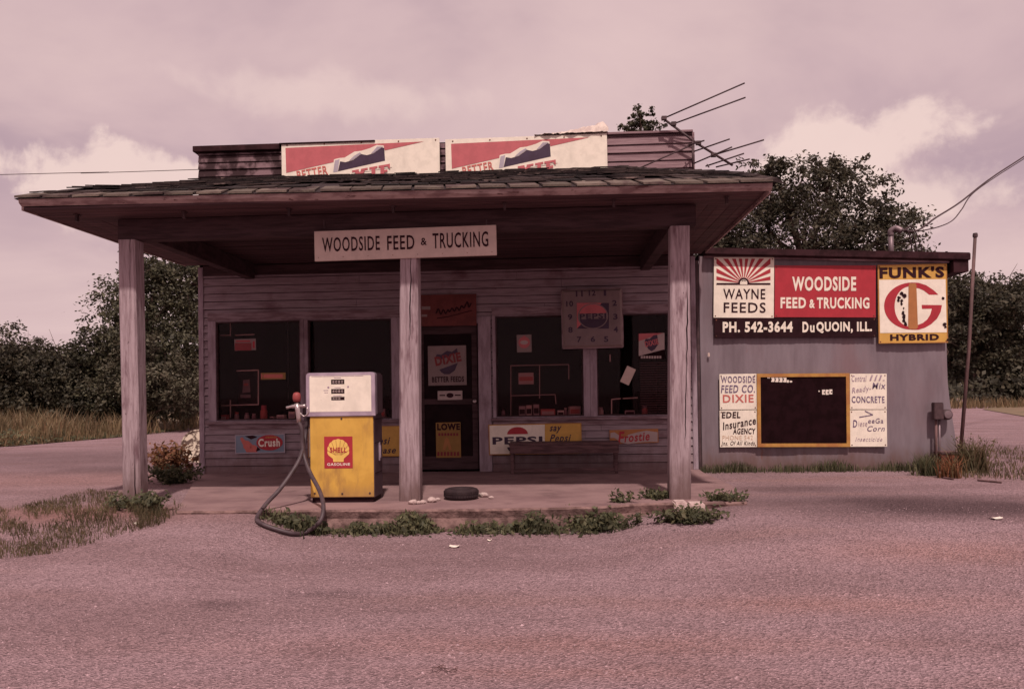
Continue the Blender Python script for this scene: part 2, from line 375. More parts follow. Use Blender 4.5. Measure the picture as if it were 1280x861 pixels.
class Sign:
    """a flat sign measured by its four photo corners on the upright plane y = Y"""
    def __init__(s, name, label, cat, tl, tr, br, bl, Y, thick=.012, group=None):
        s.Y = Y
        A, B, Cc, D = (at(*p, Y) for p in (tl, tr, br, bl))
        s.w = ((B-A).length+(Cc-D).length)/2; s.h = ((A-D).length+(B-Cc).length)/2
        dv = (B-A)+(Cc-D); s.ang = math.atan2(dv.z, dv.x)
        ctr = (A+B+Cc+D)/4; s.c, s.s = math.cos(s.ang), math.sin(s.ang)
        base = ctr+Vector((s.s, 0, -s.c))*(s.h/2)
        s.root = thing(name, label, cat, (base.x, Y, base.z), (0, -s.ang, 0), group)
        s.base = base; s.t = thick; s.k = s.w/(((tr[0]-tl[0])+(br[0]-bl[0]))/2)
    def p(s, px, py):
        d = at(px, py, s.Y)-s.base; return (d.x*s.c+d.z*s.s, -d.x*s.s+d.z*s.c)
    def panel(s, mat, name='panel', bevel=.002, inset=0):
        return MB().box(-s.w/2+inset, s.w/2-inset, 0, s.t, inset, s.h-inset).build(name, mat, s.root, bevel=bevel, local=True)
    def frame(s, mat, t=.02, proud=.008, name='frame'):
        b = MB(); w, h = s.w/2, s.h; y0, y1 = -proud, s.t+.002
        b.box(-w-.001, w+.001, y0, y1, h-t, h+.001); b.box(-w-.001, w+.001, y0, y1, -.001, t)
        b.box(-w-.001, -w+t, y0, y1, t, h-t); b.box(w-t, w+.001, y0, y1, t, h-t)
        return b.build(name, mat, s.root, local=True)
    def poly(s, mb, pts, lift=.003, z=None): mb.flat([s.p(*q) for q in pts], -lift); return mb
    def rect(s, mb, x0, x1, y0, y1, lift=.003): return s.poly(mb, [(x0,y1),(x1,y1),(x1,y0),(x0,y0)], lift)
    def disc(s, mb, cx, cy, rx, ry, lift=.003, n=28, a0=0, a1=360):
        c = s.p(cx, cy); return mb.disc(c[0], c[1], rx*s.k, ry*s.k, -lift, n, a0, a1)
    def text(s, mb, t, x0, x1, y0, y1, lift=.005, bold=0, shear=0, rot=0):
        a = s.p((x0+x1)/2, (y0+y1)/2); w = (x1-x0)*s.k/2; h = (y1-y0)*s.k/2
        return mb.text(t, a[0]-w, a[0]+w, a[1]-h, a[1]+h, -lift, bold, shear, rot)
    def done(s, mb, name, mat, clip=None, label=None):
        return mb.build(name, mat, s.root, local=True, clip=clip, label=label)

# ------------------------------------------------------------------ world and sun
SUN_AZ, SUN_EL = rad(9), rad(57)
sunv = Vector((math.sin(SUN_AZ)*math.cos(SUN_EL), -math.cos(SUN_AZ)*math.cos(SUN_EL), math.sin(SUN_EL)))
sd = bpy.data.lights.new('sun', 'SUN'); so = bpy.data.objects.new('sun', sd); COL.objects.link(so)
so.rotation_euler = sunv.to_track_quat('Z', 'Y').to_euler(); so.location = (3, -12, 14)
sd.energy = 3.6; sd.angle = rad(2.0); sd.color = (1.0, .86, .775)

w = bpy.data.worlds.new('World'); scene.world = w; w.use_nodes = True
nt = w.node_tree; bg = nt.nodes['Background']; bg.inputs['Strength'].default_value = .155
sky = nd(nt, 'ShaderNodeTexSky', sky_type='NISHITA'); sky.sun_disc = False
sky.sun_elevation = SUN_EL; sky.sun_rotation = math.pi-SUN_AZ
skyc = mixc(nt, 1.0, sky.outputs[0], (.95,.46,.42), 'MULTIPLY')
tc = nd(nt, 'ShaderNodeTexCoord'); sp = nd(nt, 'ShaderNodeSeparateXYZ'); L(nt, tc.outputs['Generated'], sp.inputs[0])
def mth(op, a, b=None, c=None):
    n = nd(nt, 'ShaderNodeMath', operation=op)
    for i, v in enumerate((a, b, c)):
        if v is None: continue
        if isinstance(v, (int, float)): n.inputs[i].default_value = v
        else: L(nt, v, n.inputs[i])
    return n.outputs[0]
def wnoise(vec, scale, detail=7, rough=.55, dist=0):
    n = nd(nt, 'ShaderNodeTexNoise'); n.inputs['Scale'].default_value = scale; n.inputs['Detail'].default_value = detail
    n.inputs['Roughness'].default_value = rough; n.inputs['Distortion'].default_value = dist; L(nt, vec, n.inputs['Vector']); return n.outputs['Fac']
zc = mth('ADD', mth('MAXIMUM', sp.outputs['Z'], 0.0), .16)
cb = nd(nt, 'ShaderNodeCombineXYZ'); L(nt, mth('DIVIDE', sp.outputs['X'], zc), cb.inputs[0]); L(nt, mth('DIVIDE', sp.outputs['Y'], zc), cb.inputs[1])
sheet = wnoise(cb.outputs[0], .75, 6, .55, .4)
fine = wnoise(tc.outputs['Generated'], 13, 8, .58, .2)
c_dark, c_mid, c_lite, c_cum = (3.55,2.5,2.72), (4.3,3.06,3.2), (5.0,3.66,3.55), (5.9,4.5,4.1)
col = mixc(nt, ramp(nt, sheet, .34, .68), c_dark, c_lite)
col = mixc(nt, ramp(nt, wnoise(cb.outputs[0], 1.9, 5, .5), .35, .7, 0, .4), col, c_mid)
col = mixc(nt, ramp(nt, sheet, .50, .30, 0, .3), col, skyc)
# brighter towards the horizon
col = mixc(nt, ramp(nt, sp.outputs['Z'], .26, .02, 0, .6), col, c_lite)
def cumulus(px, py, rx, rz, col, strength=1.0, soft=.16):
    d = ray(px, py).normalized()
    dx = mth('DIVIDE', mth('SUBTRACT', sp.outputs['X'], d.x), rx); dz = mth('DIVIDE', mth('SUBTRACT', sp.outputs['Z'], d.z), rz)
    r = mth('SQRT', mth('ADD', mth('MULTIPLY', dx, dx), mth('MULTIPLY', dz, dz)))
    val = mth('ADD', mth('SUBTRACT', 1.0, r), mth('MULTIPLY', mth('SUBTRACT', fine, .5), 1.5))
    front = ramp(nt, sp.outputs['Y'], 0, .2)
    return mixc(nt, mth('MULTIPLY', mth('MULTIPLY', ramp(nt, val, .3, .3+soft), front), strength), col, c_cum)
col = cumulus(175, 245, .21, .085, col, .8, .24)
col = cumulus(1060, 190, .15, .075, col, .8, .3)
col = cumulus(1120, 255, .17, .07, col, .7, .4)
col = cumulus(420, 120, .25, .05, col, .4, .5)
L(nt, col, bg.inputs['Color'])

scene.view_settings.view_transform = 'Standard'; scene.view_settings.look = 'None'
scene.view_settings.exposure = 0; scene.view_settings.gamma = 1
scene.cycles.max_bounces = 8; scene.cycles.transparent_max_bounces = 12
scene.cycles.use_denoising = True
try: scene.cycles.denoiser = 'OPENIMAGEDENOISE'
except Exception: pass

# ------------------------------------------------------------------ ground
def ground_z(x, y):
    inside = S(-3.05, -2.35, x)*(1-S(.3, 1.1, x)*.65)*(1-S(1.2, 1.9, x))
    near = S(-3.36, -3.2, y); far = S(-6.8, -3.4, y)
    w = far+(near-far)*inside
    z = -.03-.19*(1-w)
    return z+.004*noise.noise(Vector((x*1.3, y*1.3, 2)))+.003*noise.noise(Vector((x*4, y*4, 2)))
def axis(segs):
    out = []
    for a, b, n in segs: out += [a+(b-a)*i/n for i in range(n)]
    return out+[segs[-1][1]]
gx = axis([(-2500,-300,5),(-300,-40,12),(-40,-9,40),(-9,9,200),(9,40,40),(40,300,12),(300,2500,5)])
gy = axis([(-800,-30,5),(-30,-11,10),(-11,-2.5,130),(-2.5,8,40),(8,40,32),(40,300,14),(300,2500,5)])
me = bpy.data.meshes.new('ground')
vs = [(x, y, ground_z(x, y)) for y in gy for x in gx]; nx = len(gx)
me.from_pydata(vs, [], [(j*nx+i, j*nx+i+1, (j+1)*nx+i+1, (j+1)*nx+i) for j in range(len(gy)-1) for i in range(nx-1)])
ca = me.color_attributes.new('tone', 'FLOAT_COLOR', 'POINT')
stains = [(atz(272,752,-.2), .16, .1, .6), (atz(410,738,-.2), .30, .1, .5), (atz(405,806,-.2), .2, .12, .3), (atz(1110,628,-.05), 1.5, .5, .9), (atz(1000,613,-.05), .9, .26, .7), (atz(1230,646,-.1), 1.2, .42, .9),
          (atz(120,572,-.05), 5.5, 2.6, .5), (atz(150,588,-.05), 1.6, .7, .5), (atz(1230,560,0), 2.5, 2.5, .35), (atz(440,700,-.2), 1.5, .3, .12), (atz(110,650,-.1), 1.3, .45, .3)]
reds = [(atz(1040,752,-.2), 1.1, .2, .4), (atz(860,800,-.2), 1.3, .2, .2), (atz(560,800,-.2), 1.4, .2, .2), (atz(1180,700,-.2), 1.0, .35, .4), (atz(700,835,-.2), .8, .1, .3), (atz(120,600,-.05), 3, 1.2, .35), (atz(110,650,-.1), 1.3, .5, .7)]
for i, v in enumerate(vs):
    d = r_ = 0
    if -25 < v[0] < 25 and -11 < v[1] < 15:
        wob = noise.noise(Vector((v[0]*1.7, v[1]*1.7, 5)))*.5
        for lst in (0, 1):
            for (p, sx, sy, a) in (stains, reds)[lst]:
                q = ((v[0]-p.x)/sx)**2+((v[1]-p.y)/sy)**2
                if q < 6:
                    g = a*math.exp(-q*(1+wob))
                    if lst: r_ += g
                    else: d += g
    ca.data[i].color = (min(d, 1), min(r_, 1), 0, 1)
gm = bpy.data.materials.new('gravel lot'); gm.use_nodes = True; nt = gm.node_tree; b = nt.nodes['Principled BSDF']
b.inputs['Roughness'].default_value = .95; b.inputs['Specular IOR Level'].default_value = .15
c = mixc(nt, ramp(nt, noisetex(nt, .8, (.6,1.6,1), 6), .36, .66), (.335,.222,.243), (.265,.17,.182))
c = mixc(nt, ramp(nt, noisetex(nt, .55, (.35,1.7,1), 5, .55, (4,1,0)), .52, .72, 0, .75), c, (.30,.18,.175))
c = mixc(nt, ramp(nt, noisetex(nt, 5, (1,2.2,1), 5, .65, (2,2,0)), .5, .75, 0, .45), c, (.20,.12,.13))
at_ = nd(nt, 'ShaderNodeVertexColor', layer_name='tone'); sc = nd(nt, 'ShaderNodeSeparateColor'); L(nt, at_.outputs[0], sc.inputs[0])
c = mixc(nt, sc.outputs[1], c, (.34,.165,.135)); c = mixc(nt, sc.outputs[0], c, (.11,.068,.075))
tcg = nd(nt, 'ShaderNodeTexCoord'); vo = nd(nt, 'ShaderNodeTexVoronoi'); vo.inputs['Scale'].default_value = 72; L(nt, tcg.outputs['Object'], vo.inputs['Vector'])
sep = nd(nt, 'ShaderNodeSeparateColor'); L(nt, vo.outputs['Color'], sep.inputs[0])
mr = nd(nt, 'ShaderNodeMapRange'); L(nt, sep.outputs[0], mr.inputs[0]); mr.inputs[3].default_value = .66; mr.inputs[4].default_value = 1.36
scl = nd(nt, 'ShaderNodeVectorMath', operation='SCALE'); L(nt, c, scl.inputs[0]); L(nt, mr.outputs[0], scl.inputs['Scale'])
L(nt, scl.outputs[0], b.inputs['Base Color'])
bn = nd(nt, 'ShaderNodeBump'); bn.inputs['Strength'].default_value = .9; bn.inputs['Distance'].default_value = .02
hh = mth
hsum = nd(nt, 'ShaderNodeMath', operation='ADD'); L(nt, vo.outputs['Distance'], hsum.inputs[0]); L(nt, noisetex(nt, 34, (1,1,1), 6, .7), hsum.inputs[1])
L(nt, hsum.outputs[0], bn.inputs['Height']); L(nt, bn.outputs[0], b.inputs['Normal'])
me.materials.append(gm); go = bpy.data.objects.new('ground', me); COL.objects.link(go); tag(go, kind='structure')
for p in me.polygons: p.use_smooth = True

def sheet(name, pts, z, mat, kind='structure', sub=0):
    mb = MB(); mb.poly([(p[0], p[1], z) for p in pts]); o = mb.build(name, mat); tag(o, kind=kind); return o
m_field = MAT('field soil', (.16,.11,.07), (.10,.075,.045), scale=.8, rough=.95, bump=.5, bscale=6)
m_verge = MAT('verge', (.15,.115,.07), (.20,.13,.09), scale=.6, rough=.95)
m_road = MAT('pale road', (.42,.29,.30), (.34,.23,.24), scale=.5, rough=.95)
fl = [atz(-160, 566, -.02), atz(20, 557, -.02), atz(150, 546, -.02), atz(250, 533, -.02), atz(330, 528, -.02)]
sheet('field', [(-80, fl[0].y)]+[(p.x, p.y) for p in fl]+[(8, 40), (8, 160), (-160, 160)], -.012, m_field)
sheet('road', [(atz(1150,505,0).x, atz(1150,505,0).y), (90, 50), (120, 56), (atz(1150,500,0).x, atz(1150,500,0).y+8)], -.010, m_road)
sheet('verge', [atz(1228,511,0)[:2], atz(1300,523,0)[:2], (70, 27), (80, 46), atz(1300,500,0)[:2]], -.008, m_verge)
sheet('woodland_floor', [(12, 62), (200, 62), (200, 200), (12, 200)], -.006, m_field)

# ------------------------------------------------------------------ store
store = thing('store_building', 'weathered wooden store with hipped porch roof, three porch posts and clapboard front', 'store', (-1.6, 0, 0))
XL, XR, ZE = -5.255, 2.031, 3.09
ZH, ZS, ZT = 2.261, .774, 4.874
PY = -3.118; EY = -3.663
xw = lambda px: at(px, 460, 0).x
W1 = (xw(271), xw(376)); W2 = (xw(386), xw(490)); DR = (xw(521), xw(598)); W3 = (xw(620), xw(729)); W4 = (xw(746), xw(841))
ZD = 2.15
def clap(mb, x0, x1, z0, z1, holes, step=.116, y=0.0, jit=.004):
    z = z0
    while z < z1-.01:
        zt = min(z+step, z1)
        cuts = sorted((max(a, x0), min(b_, x1)) for a, b_, c0, c1 in holes if c0 < zt-.02 and c1 > z+.02)
        xs = x0; spans = []
        for a, b_ in cuts:
            if a > xs: spans.append((xs, a))
            xs = max(xs, b_)
        if xs < x1: spans.append((xs, x1))
        for a, b_ in spans:
            # boards butt end to end at irregular places
            ends = [a]; q = a+RND.uniform(1.2, 3.2)
            while q < b_-.5: ends.append(q); q += RND.uniform(2.0, 3.6)
            ends.append(b_)
            for e0, e1 in zip(ends, ends[1:]):
                j = RND.uniform(-jit, jit); o0, o1 = RND.uniform(-.002, .002), RND.uniform(-.002, .002)
                g = .0015
                mb.hexa([(e0+g, y-.024+j, z+o0), (e1-g, y-.024+j, z+o1), (e1-g, y+.012, z+o1), (e0+g, y+.012, z+o0),
                         (e0+g, y-.004+j*.5, zt-.009), (e1-g, y-.004+j*.5, zt-.009), (e1-g, y+.012, zt-.009), (e0+g, y+.012, zt-.009)])
        z = zt
holes = [(W1[0]-.12, W2[1]+.12, ZS-.06, ZH+.05), (DR[0]-.02, DR[1]+.19, 0, ZD+.06), (W3[0]-.05, W4[1]+.1, ZS-.06, ZH+.05)]
mb = MB(); clap(mb, XL+.06, XR-.06, .0, ZE-.02, holes)
wall = mb.build('wall', m_siding, store)
mb = MB()      # rough backing, sides, back, room inside
def wallgrid(mb, y0, y1, z1, openings):
    xs = sorted({XL, XR} | {v for o in openings for v in o[:2]}); zs = sorted({-.05, z1} | {v for o in openings for v in o[2:]})
    for a, b_ in zip(xs, xs[1:]):
        for c, d in zip(zs, zs[1:]):
            mx, mz = (a+b_)/2, (c+d)/2
            if not any(o[0] < mx < o[1] and o[2] < mz < o[3] for o in openings): mb.box(a, b_, y0, y1, c, d)
wallgrid(mb, .013, .13, 3.35, [(*W1, ZS, ZH), (*W2, ZS, ZH), (*DR, -.05, ZD), (*W3, ZS, ZH), (*W4, ZS, ZH)])
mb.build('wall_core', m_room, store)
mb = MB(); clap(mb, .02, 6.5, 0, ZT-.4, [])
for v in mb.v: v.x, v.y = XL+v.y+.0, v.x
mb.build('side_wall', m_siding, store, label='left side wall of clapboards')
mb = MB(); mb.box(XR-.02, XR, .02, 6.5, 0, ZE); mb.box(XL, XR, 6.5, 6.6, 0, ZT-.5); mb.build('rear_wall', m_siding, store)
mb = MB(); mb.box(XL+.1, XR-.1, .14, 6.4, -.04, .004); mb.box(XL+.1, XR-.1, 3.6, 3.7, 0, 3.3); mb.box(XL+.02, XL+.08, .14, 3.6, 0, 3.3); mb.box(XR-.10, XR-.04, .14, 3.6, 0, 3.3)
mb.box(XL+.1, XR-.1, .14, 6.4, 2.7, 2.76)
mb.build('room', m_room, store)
mb = MB(); mb.box(XL-.012, XL+.062, -.032, .05, 0, ZE-.03); mb.box(XR-.062, XR+.01, -.032, .05, 0, ZE-.03)
mb.build('corner_board', m_trim, store, bevel=.004)
# window groups
def window(x0, x1, outer0, outer1):
    mb = MB()
    mb.box(outer0, x0, -.034, .03, ZS, ZH); mb.box(x1, outer1, -.034, .03, ZS, ZH); mb.box(x0, x1, -.030, .03, ZH-.012, ZH); mb.box(x0, x1, -.030, .03, ZS, ZS+.012)
    o = mb.build('window', m_trim, store, bevel=.003)
    s_ = .018
    mb = MB(); ZS_, ZH_ = ZS+.013, ZH-.013; mb.box(x0, x0+s_, -.012, .05, ZS_, ZH_); mb.box(x1-s_, x1, -.012, .05, ZS_, ZH_); mb.box(x0+s_, x1-s_, -.012, .05, ZH_-s_, ZH_); mb.box(x0+s_, x1-s_, -.012, .05, ZS_, ZS_+s_)
    mb.build('frame', m_beam, o)
    mb = MB(); mb.box(x0+s_, x1-s_, .020, .026, ZS_+s_, ZH_-s_); mb.build('pane', m_glass, o)
    return o
mid1 = (W1[1]+W2[0])/2; mid2 = (W3[1]+W4[0])/2
window(W1[0], W1[1], W1[0]-.118, mid1-.001); window(W2[0], W2[1], mid1+.001, W2[1]+.118)
window(W3[0], W3[1], W3[0]-.048, mid2-.001); window(W4[0], W4[1], mid2+.001, W4[1]+.098)
for a, b_ in ((W1[0]-.118, W2[1]+.118), (W3[0]-.048, W4[1]+.098)):
    MB().box(a, b_, -.036, .03, ZH+.002, ZH+.122).build('window_header', m_trim_h, store, bevel=.004)
    mb = MB(); mb.box(a-.03, b_+.03, -.085, .02, ZS-.042, ZS-.002); mb.box(a, b_, -.038, .02, ZS-.118, ZS-.044); mb.build('window_sill', m_trim_h, store, bevel=.004)
# door
mb = MB(); mb.box(DR[1]+.002, DR[1]+.188, -.04, .05, 0, ZD+.1); mb.box(DR[0]-.018, DR[0]-.002, -.04, .05, 0, ZD+.1); mb.box(DR[0]-.002, DR[1]+.002, -.038, .05, ZD+.002, ZD+.11)
df = mb.build('door_frame', m_trim, store, bevel=.004)
door = MB().box(DR[0]+.01, DR[1]-.01, .055, .095, .02, ZD-.01).build('door', m_door, store, bevel=.004)
mb = MB(); e = .1
for (a, b_, c, d) in ((DR[0]+.02, DR[0]+e, .03, ZD-.02), (DR[1]-e, DR[1]-.02, .03, ZD-.02), (DR[0]+e, DR[1]-e, .03, .22), (DR[0]+e, DR[1]-e, .98, 1.06), (DR[0]+e, DR[1]-e, ZD-.14, ZD-.02)):
    mb.box(a, b_, .035, .053, c, d)
mb.build('screen_frame', m_beam, door, bevel=.003)
mb = MB(); mb.lathe([(.012,0),(.012,.03),(.026,.035),(.03,.05),(.02,.062),(.0,.064)], 14, (DR[1]-.06, .034, 1.02), 'y'); mb.build('handle', m_chrome, door, smooth=True)
# parapet
ZP0 = 4.1; xs1 = at(352,200,0).x; xs2 = at(760,190,0).x
mb = MB(); clap(mb, XL, xs1+.1, ZP0, ZT-.10, [], step=.105); mb.build('parapet', m_siding_dark, store, label='dark scorched parapet boards left of the roof signs')
mb = MB(); clap(mb, xs1+.1, xs2-.05, ZP0, ZT-.06, [], step=.105); mb.build('parapet', m_siding_dark, store)
mb = MB(); clap(mb, xs2-.05, XR, ZP0, ZT-.03, [], step=.12); mb.build('parapet', m_parapet, store, label='rose coloured parapet boards right of the roof signs')
mb = MB(); mb.box(XL, XR, .013, .10, 3.35, ZT-.05); mb.build('parapet_core', m_room, store)
mb = MB(); mb.box(XL-.06, xs1-.012, -.07, .13, ZT-.098, ZT-.012); mb.box(xs1-.014, at(470,176,0).x, -.076, .13, ZT-.030, ZT-.008); mb.build('parapet_cap', m_roof_edge, store, bevel=.006)
mb = MB(); mb.box(xs2-.02, XR+.01, -.045, .12, ZT-.028, ZT+.005); mb.build('parapet_cap', m_parapet, store, bevel=.004)
mb = MB(); mb.box(XR-.0, XR+.03, -.035, .5, 4.25, ZT-.03); mb.build('parapet_end', m_parapet, store)
mb = MB(); mb.box(XL+.02, XR-.02, .14, 6.6, ZT-.5, ZT-.42); mb.build('flat_roof', m_roof_edge, store)
# small eave on the left side wall, further back
mb = MB(); mb.hexa([(XL-.42,1.2,2.88),(XL-.03,1.2,3.12),(XL-.03,6.4,3.12),(XL-.42,6.4,2.88),(XL-.42,1.2,2.98),(XL-.03,1.2,3.24),(XL-.03,6.4,3.24),(XL-.42,6.4,2.98)]); mb.build('side_eave', m_beam, store)
# porch ceiling and soffit
EXL, EXR = -5.454, 2.144
xb0, xb1 = at(147,285,PY).x, at(870,275,PY).x
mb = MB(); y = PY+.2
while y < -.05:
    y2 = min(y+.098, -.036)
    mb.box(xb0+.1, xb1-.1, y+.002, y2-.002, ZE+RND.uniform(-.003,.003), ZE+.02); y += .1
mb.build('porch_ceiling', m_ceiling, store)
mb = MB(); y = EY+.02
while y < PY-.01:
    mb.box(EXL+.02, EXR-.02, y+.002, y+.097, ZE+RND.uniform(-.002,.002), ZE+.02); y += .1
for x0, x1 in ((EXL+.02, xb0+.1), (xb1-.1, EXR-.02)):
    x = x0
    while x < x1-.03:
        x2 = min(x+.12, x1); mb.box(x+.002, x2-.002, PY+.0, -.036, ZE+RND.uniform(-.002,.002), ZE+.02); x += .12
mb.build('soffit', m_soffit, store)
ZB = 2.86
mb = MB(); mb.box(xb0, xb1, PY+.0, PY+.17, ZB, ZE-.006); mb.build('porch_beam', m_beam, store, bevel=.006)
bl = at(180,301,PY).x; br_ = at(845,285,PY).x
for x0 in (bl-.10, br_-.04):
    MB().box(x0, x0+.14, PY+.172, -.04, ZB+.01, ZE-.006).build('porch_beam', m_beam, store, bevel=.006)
# light ledger along the top of the front wall
MB().box(XL+.07, XR-.07, -.05, .0, ZE-.16, ZE-.01).build('ledger', m_beam, store, bevel=.004)
for px, py in ((97,272),(231,268),(362,268),(492,266),(631,260),(767,257),(908,255)):
    q = at(px, py, EY+.3); x = q.x
    mb = MB(); mb.box(x-.012, x+.012, EY+.27, EY+.31, ZE-.075, ZE-.003); mb.box(x-.02, x+.02, EY+.25, EY+.33, ZE-.012, ZE-.003); mb.build('hook', m_darkmetal, store)
# fascia
mb = MB()
zl, zr = .022, -.03      # old eave sags to the right
def ez(x): return ZE+zl+(zr-zl)*(x-EXL)/(EXR-EXL)
nseg = 14
for i in range(nseg):
    a = EXL+(EXR-EXL)*i/nseg; b_ = EXL+(EXR-EXL)*(i+1)/nseg
    wv = lambda x: .008*math.sin(x*2.3)+.006*math.sin(x*5.1+1)
    mb.hexa([(a,EY-.02,ez(a)+.042+wv(a)),(b_,EY-.02,ez(b_)+.042+wv(b_)),(b_,EY+.02,ez(b_)+.01),(a,EY+.02,ez(a)+.01),(a,EY-.03,ez(a)+.075),(b_,EY-.03,ez(b_)+.075),(b_,EY+.02,ez(b_)+.075),(a,EY+.02,ez(a)+.075)])
mb.box(EXL, EXL+.022, EY+.02, -.04, ZE-.01, ZE+.09); mb.box(EXR-.022, EXR, EY+.02, -.35, ZE-.04, ZE+.05)
mb.build('fascia', m_fascia, store)
# roof: front slope with hip on the right
TLx, TRx, ZR = -5.28, at(775,208,-.05).x, 4.365
def roof_pt(u, v, lift=0):       # u 0..1 along, v 0..1 up the slope
    eL, eR = EXL-.03, EXR+.04
    x = (eL+(TLx-eL)*v)+((eR+(TRx-eR)*v)-(eL+(TLx-eL)*v))*u
    y = EY-.05+(-.06-(EY-.05))*v
    z0 = ez(x)+.085
    z = z0+(ZR-z0)*(v+.35*v*(1-v)*(1-v)*(1-v)) + .015*math.sin(x*1.9+v*3)*v*(1-v)*4
    return Vector((x, y, z+lift))
mb = MB(); N, K = 24, 10
for i in range(N):
    for k in range(K):
        mb.poly([roof_pt(i/N,k/K,-.01), roof_pt((i+1)/N,k/K,-.01), roof_pt((i+1)/N,(k+1)/K,-.01), roof_pt(i/N,(k+1)/K,-.01)])
eR = roof_pt(1,0,-.012); tR = roof_pt(1,1,-.012); eL = roof_pt(0,0,-.012); tL = roof_pt(0,1,-.012)
mb.poly([eR, (EXR+.04, -.35, eR.z), (TRx+.55, -.05, ZR-.18), tR]); mb.poly([tL, (EXL-.03, -.05, eL.z), eL])
mb.build('porch_roof', m_underlay, store)
mb = MB(); me_ = MB(); rows = 16
for k in range(rows):
    v0 = k/rows; v1 = (k+1.25)/rows
    v1 = min(v1, 1.0)
    width = roof_pt(1,v0).x-roof_pt(0,v0).x; n = int(width/.315); off = RND.uniform(-.5,.5)
    for i in range(-1, n+1):
        u0 = max(0, (i+off)/n+RND.uniform(-.002,.002)); u1 = min(1, (i+1+off)/n-.0045+RND.uniform(-.003,.002))
        if u1-u0 < .006 or (k > 0 and RND.random() < .12): continue
        lf = .016+RND.uniform(0,.014)*(1 if k else .4); dv = RND.uniform(-.10,.06)/rows if k else RND.uniform(-.03,.03)/rows
        th = .014 if k else .022
        a, b_ = roof_pt(u0,max(v0+dv,-.02),lf), roof_pt(u1,max(v0+dv,-.02),lf+RND.uniform(-.006,.006)); c, d = roof_pt(u1,v1,.002), roof_pt(u0,v1,.002)
        dn = Vector((0,0,-th))
        (me_ if k == 0 else mb).hexa([a+dn,b_+dn,c+dn*.3,d+dn*.3,a,b_,c,d])
# hip caps on the right and side slope strips
for i in range(13):
    p, q = roof_pt(1, i/13), roof_pt(1, (i+1.15)/13 if i < 12 else 1)
    w_ = Vector((.10,0,0)); h_ = Vector((0,0,.035))
    mb.add([p-w_+Vector((0,0,.012)), p+h_, p+w_*.8-Vector((0,0,.03)), q-w_+Vector((0,0,.006)), q+h_*.7, q+w_*.8-Vector((0,0,.03))], [(0,1,4,3),(1,2,5,4),(0,2,1)])
mb.build('shingles', m_shingle, store); me_.build('eave_shingles', m_shingle_edge, store)

# porch posts
def post(px_t, py_t, px_b, py_b, w_t, w_b, dep, crack, seed):
    r = random.Random(seed); T, B = at(px_t, py_t, PY), at(px_b, py_b, PY); T.z = ZB-.004; B.z = -.02
    mb = MB(); n = 40; secs = []; amts = []
    for i in range(n+1):
        t = i/n; c = B.lerp(T, t); w = (w_b+(w_t-w_b)*t)*(1+.012*math.sin(t*9+seed)); ch = .018
        if i == n: ch = .012
        x0, x1 = c.x-w/2, c.x+w/2; y0, y1 = PY-.03+.012*math.sin(t*4+seed), PY-.03+dep
        cxp = c.x+crack*w*.5+.012*math.sin(t*7+seed)+.006*r.uniform(-1,1)
        amt = max(0, .15+.85*math.sin(t*5.3+seed*1.7)+.4*math.sin(t*17+seed)); cw = .0008+.005*amt; cdp = .001+.03*amt; amts.append(amt)
        secs.append([Vector(p+(c.z,)) for p in ((x0+ch,y0),(cxp-cw,y0),(cxp,y0+cdp),(cxp+cw,y0),(x1-ch,y0),(x1,y0+ch),(x1,y1-ch),(x1-ch,y1),(x0+ch,y1),(x0,y1-ch),(x0,y0+ch))])
    k = len(secs[0])
    for si, (a, b_) in enumerate(zip(secs, secs[1:])):
        for j in range(k):
            j2 = (j+1) % k; mb.cur = 1 if j in (1, 2) and amts[si] > .12 else 0
            mb.add([a[j], a[j2], b_[j2], b_[j]], [(0,1,2,3)])
    mb.cur = 0; mb.poly(secs[-1]); mb.poly(secs[0][::-1])
    return mb.build('porch_post', [m_post, m_crack], store)
post(160, 300, 165, 628, .185, .20, .20, .35, 1)['label'] = 'left porch post, leaning and cracked'
post(512, 328, 512, 628, .185, .225, .20, .1, 2)['label'] = 'middle porch post with a long crack'
post(850, 290, 850, 622, .20, .225, .20, .55, 3)['label'] = 'right porch post'
# porch slab
SF = -3.70
front_line = [(-3.80,-3.72),(-.75,-3.72),(.40,-3.62),(.85,-3.40),(1.92,-3.36)]
def front_y(x):
    for (a, b_), (c, d) in zip(front_line, front_line[1:]):
        if x <= c: return b_+(d-b_)*max(0, (x-a)/(c-a))
    return front_line[-1][1]
r1, r2 = atz(914,606,0), atz(879,590,0)
mb = MB(); n = 66
top = []
for i in range(n+1):
    x = -3.80+(1.92+3.80)*i/n
    y = front_y(x)+.030*noise.noise(Vector((x*2.2,0,3)))+.02*noise.noise(Vector((x*7,0,9)))
    top.append((x, y))
# top surface and ragged front face
mb.poly([(x, y, 0) for x, y in top]+[(r1.x, r1.y, 0), (r2.x, r2.y, 0), (XR+.02, 0.01, 0), (XL-.05, .01, 0)])
mb.cur = 1
for (a, b_) in zip(top, top[1:]):
    pz = [0, -.02, -.09, -.17, -.34]; yo = [0, -.012, .01, -.005, -.02]
    for (z0, o0), (z1, o1) in zip(zip(pz, yo), list(zip(pz, yo))[1:]):
        j0 = lambda x, z: .022*noise.noise(Vector((x*4, z*9, 1))) if z < -.01 else 0
        mb.poly([(a[0], a[1]+o1+j0(a[0],z1), z1), (b_[0], b_[1]+o1+j0(b_[0],z1), z1), (b_[0], b_[1]+o0+j0(b_[0],z0), z0), (a[0], a[1]+o0+j0(a[0],z0), z0)])
rim = [(*top[-1], 0), (r1.x, r1.y, 0), (r2.x, r2.y, 0), (XR+.02, .01, 0)]
for a, b_ in zip(rim, rim[1:]): mb.poly([(a[0], a[1], -.3), (b_[0], b_[1], -.3), b_, a])
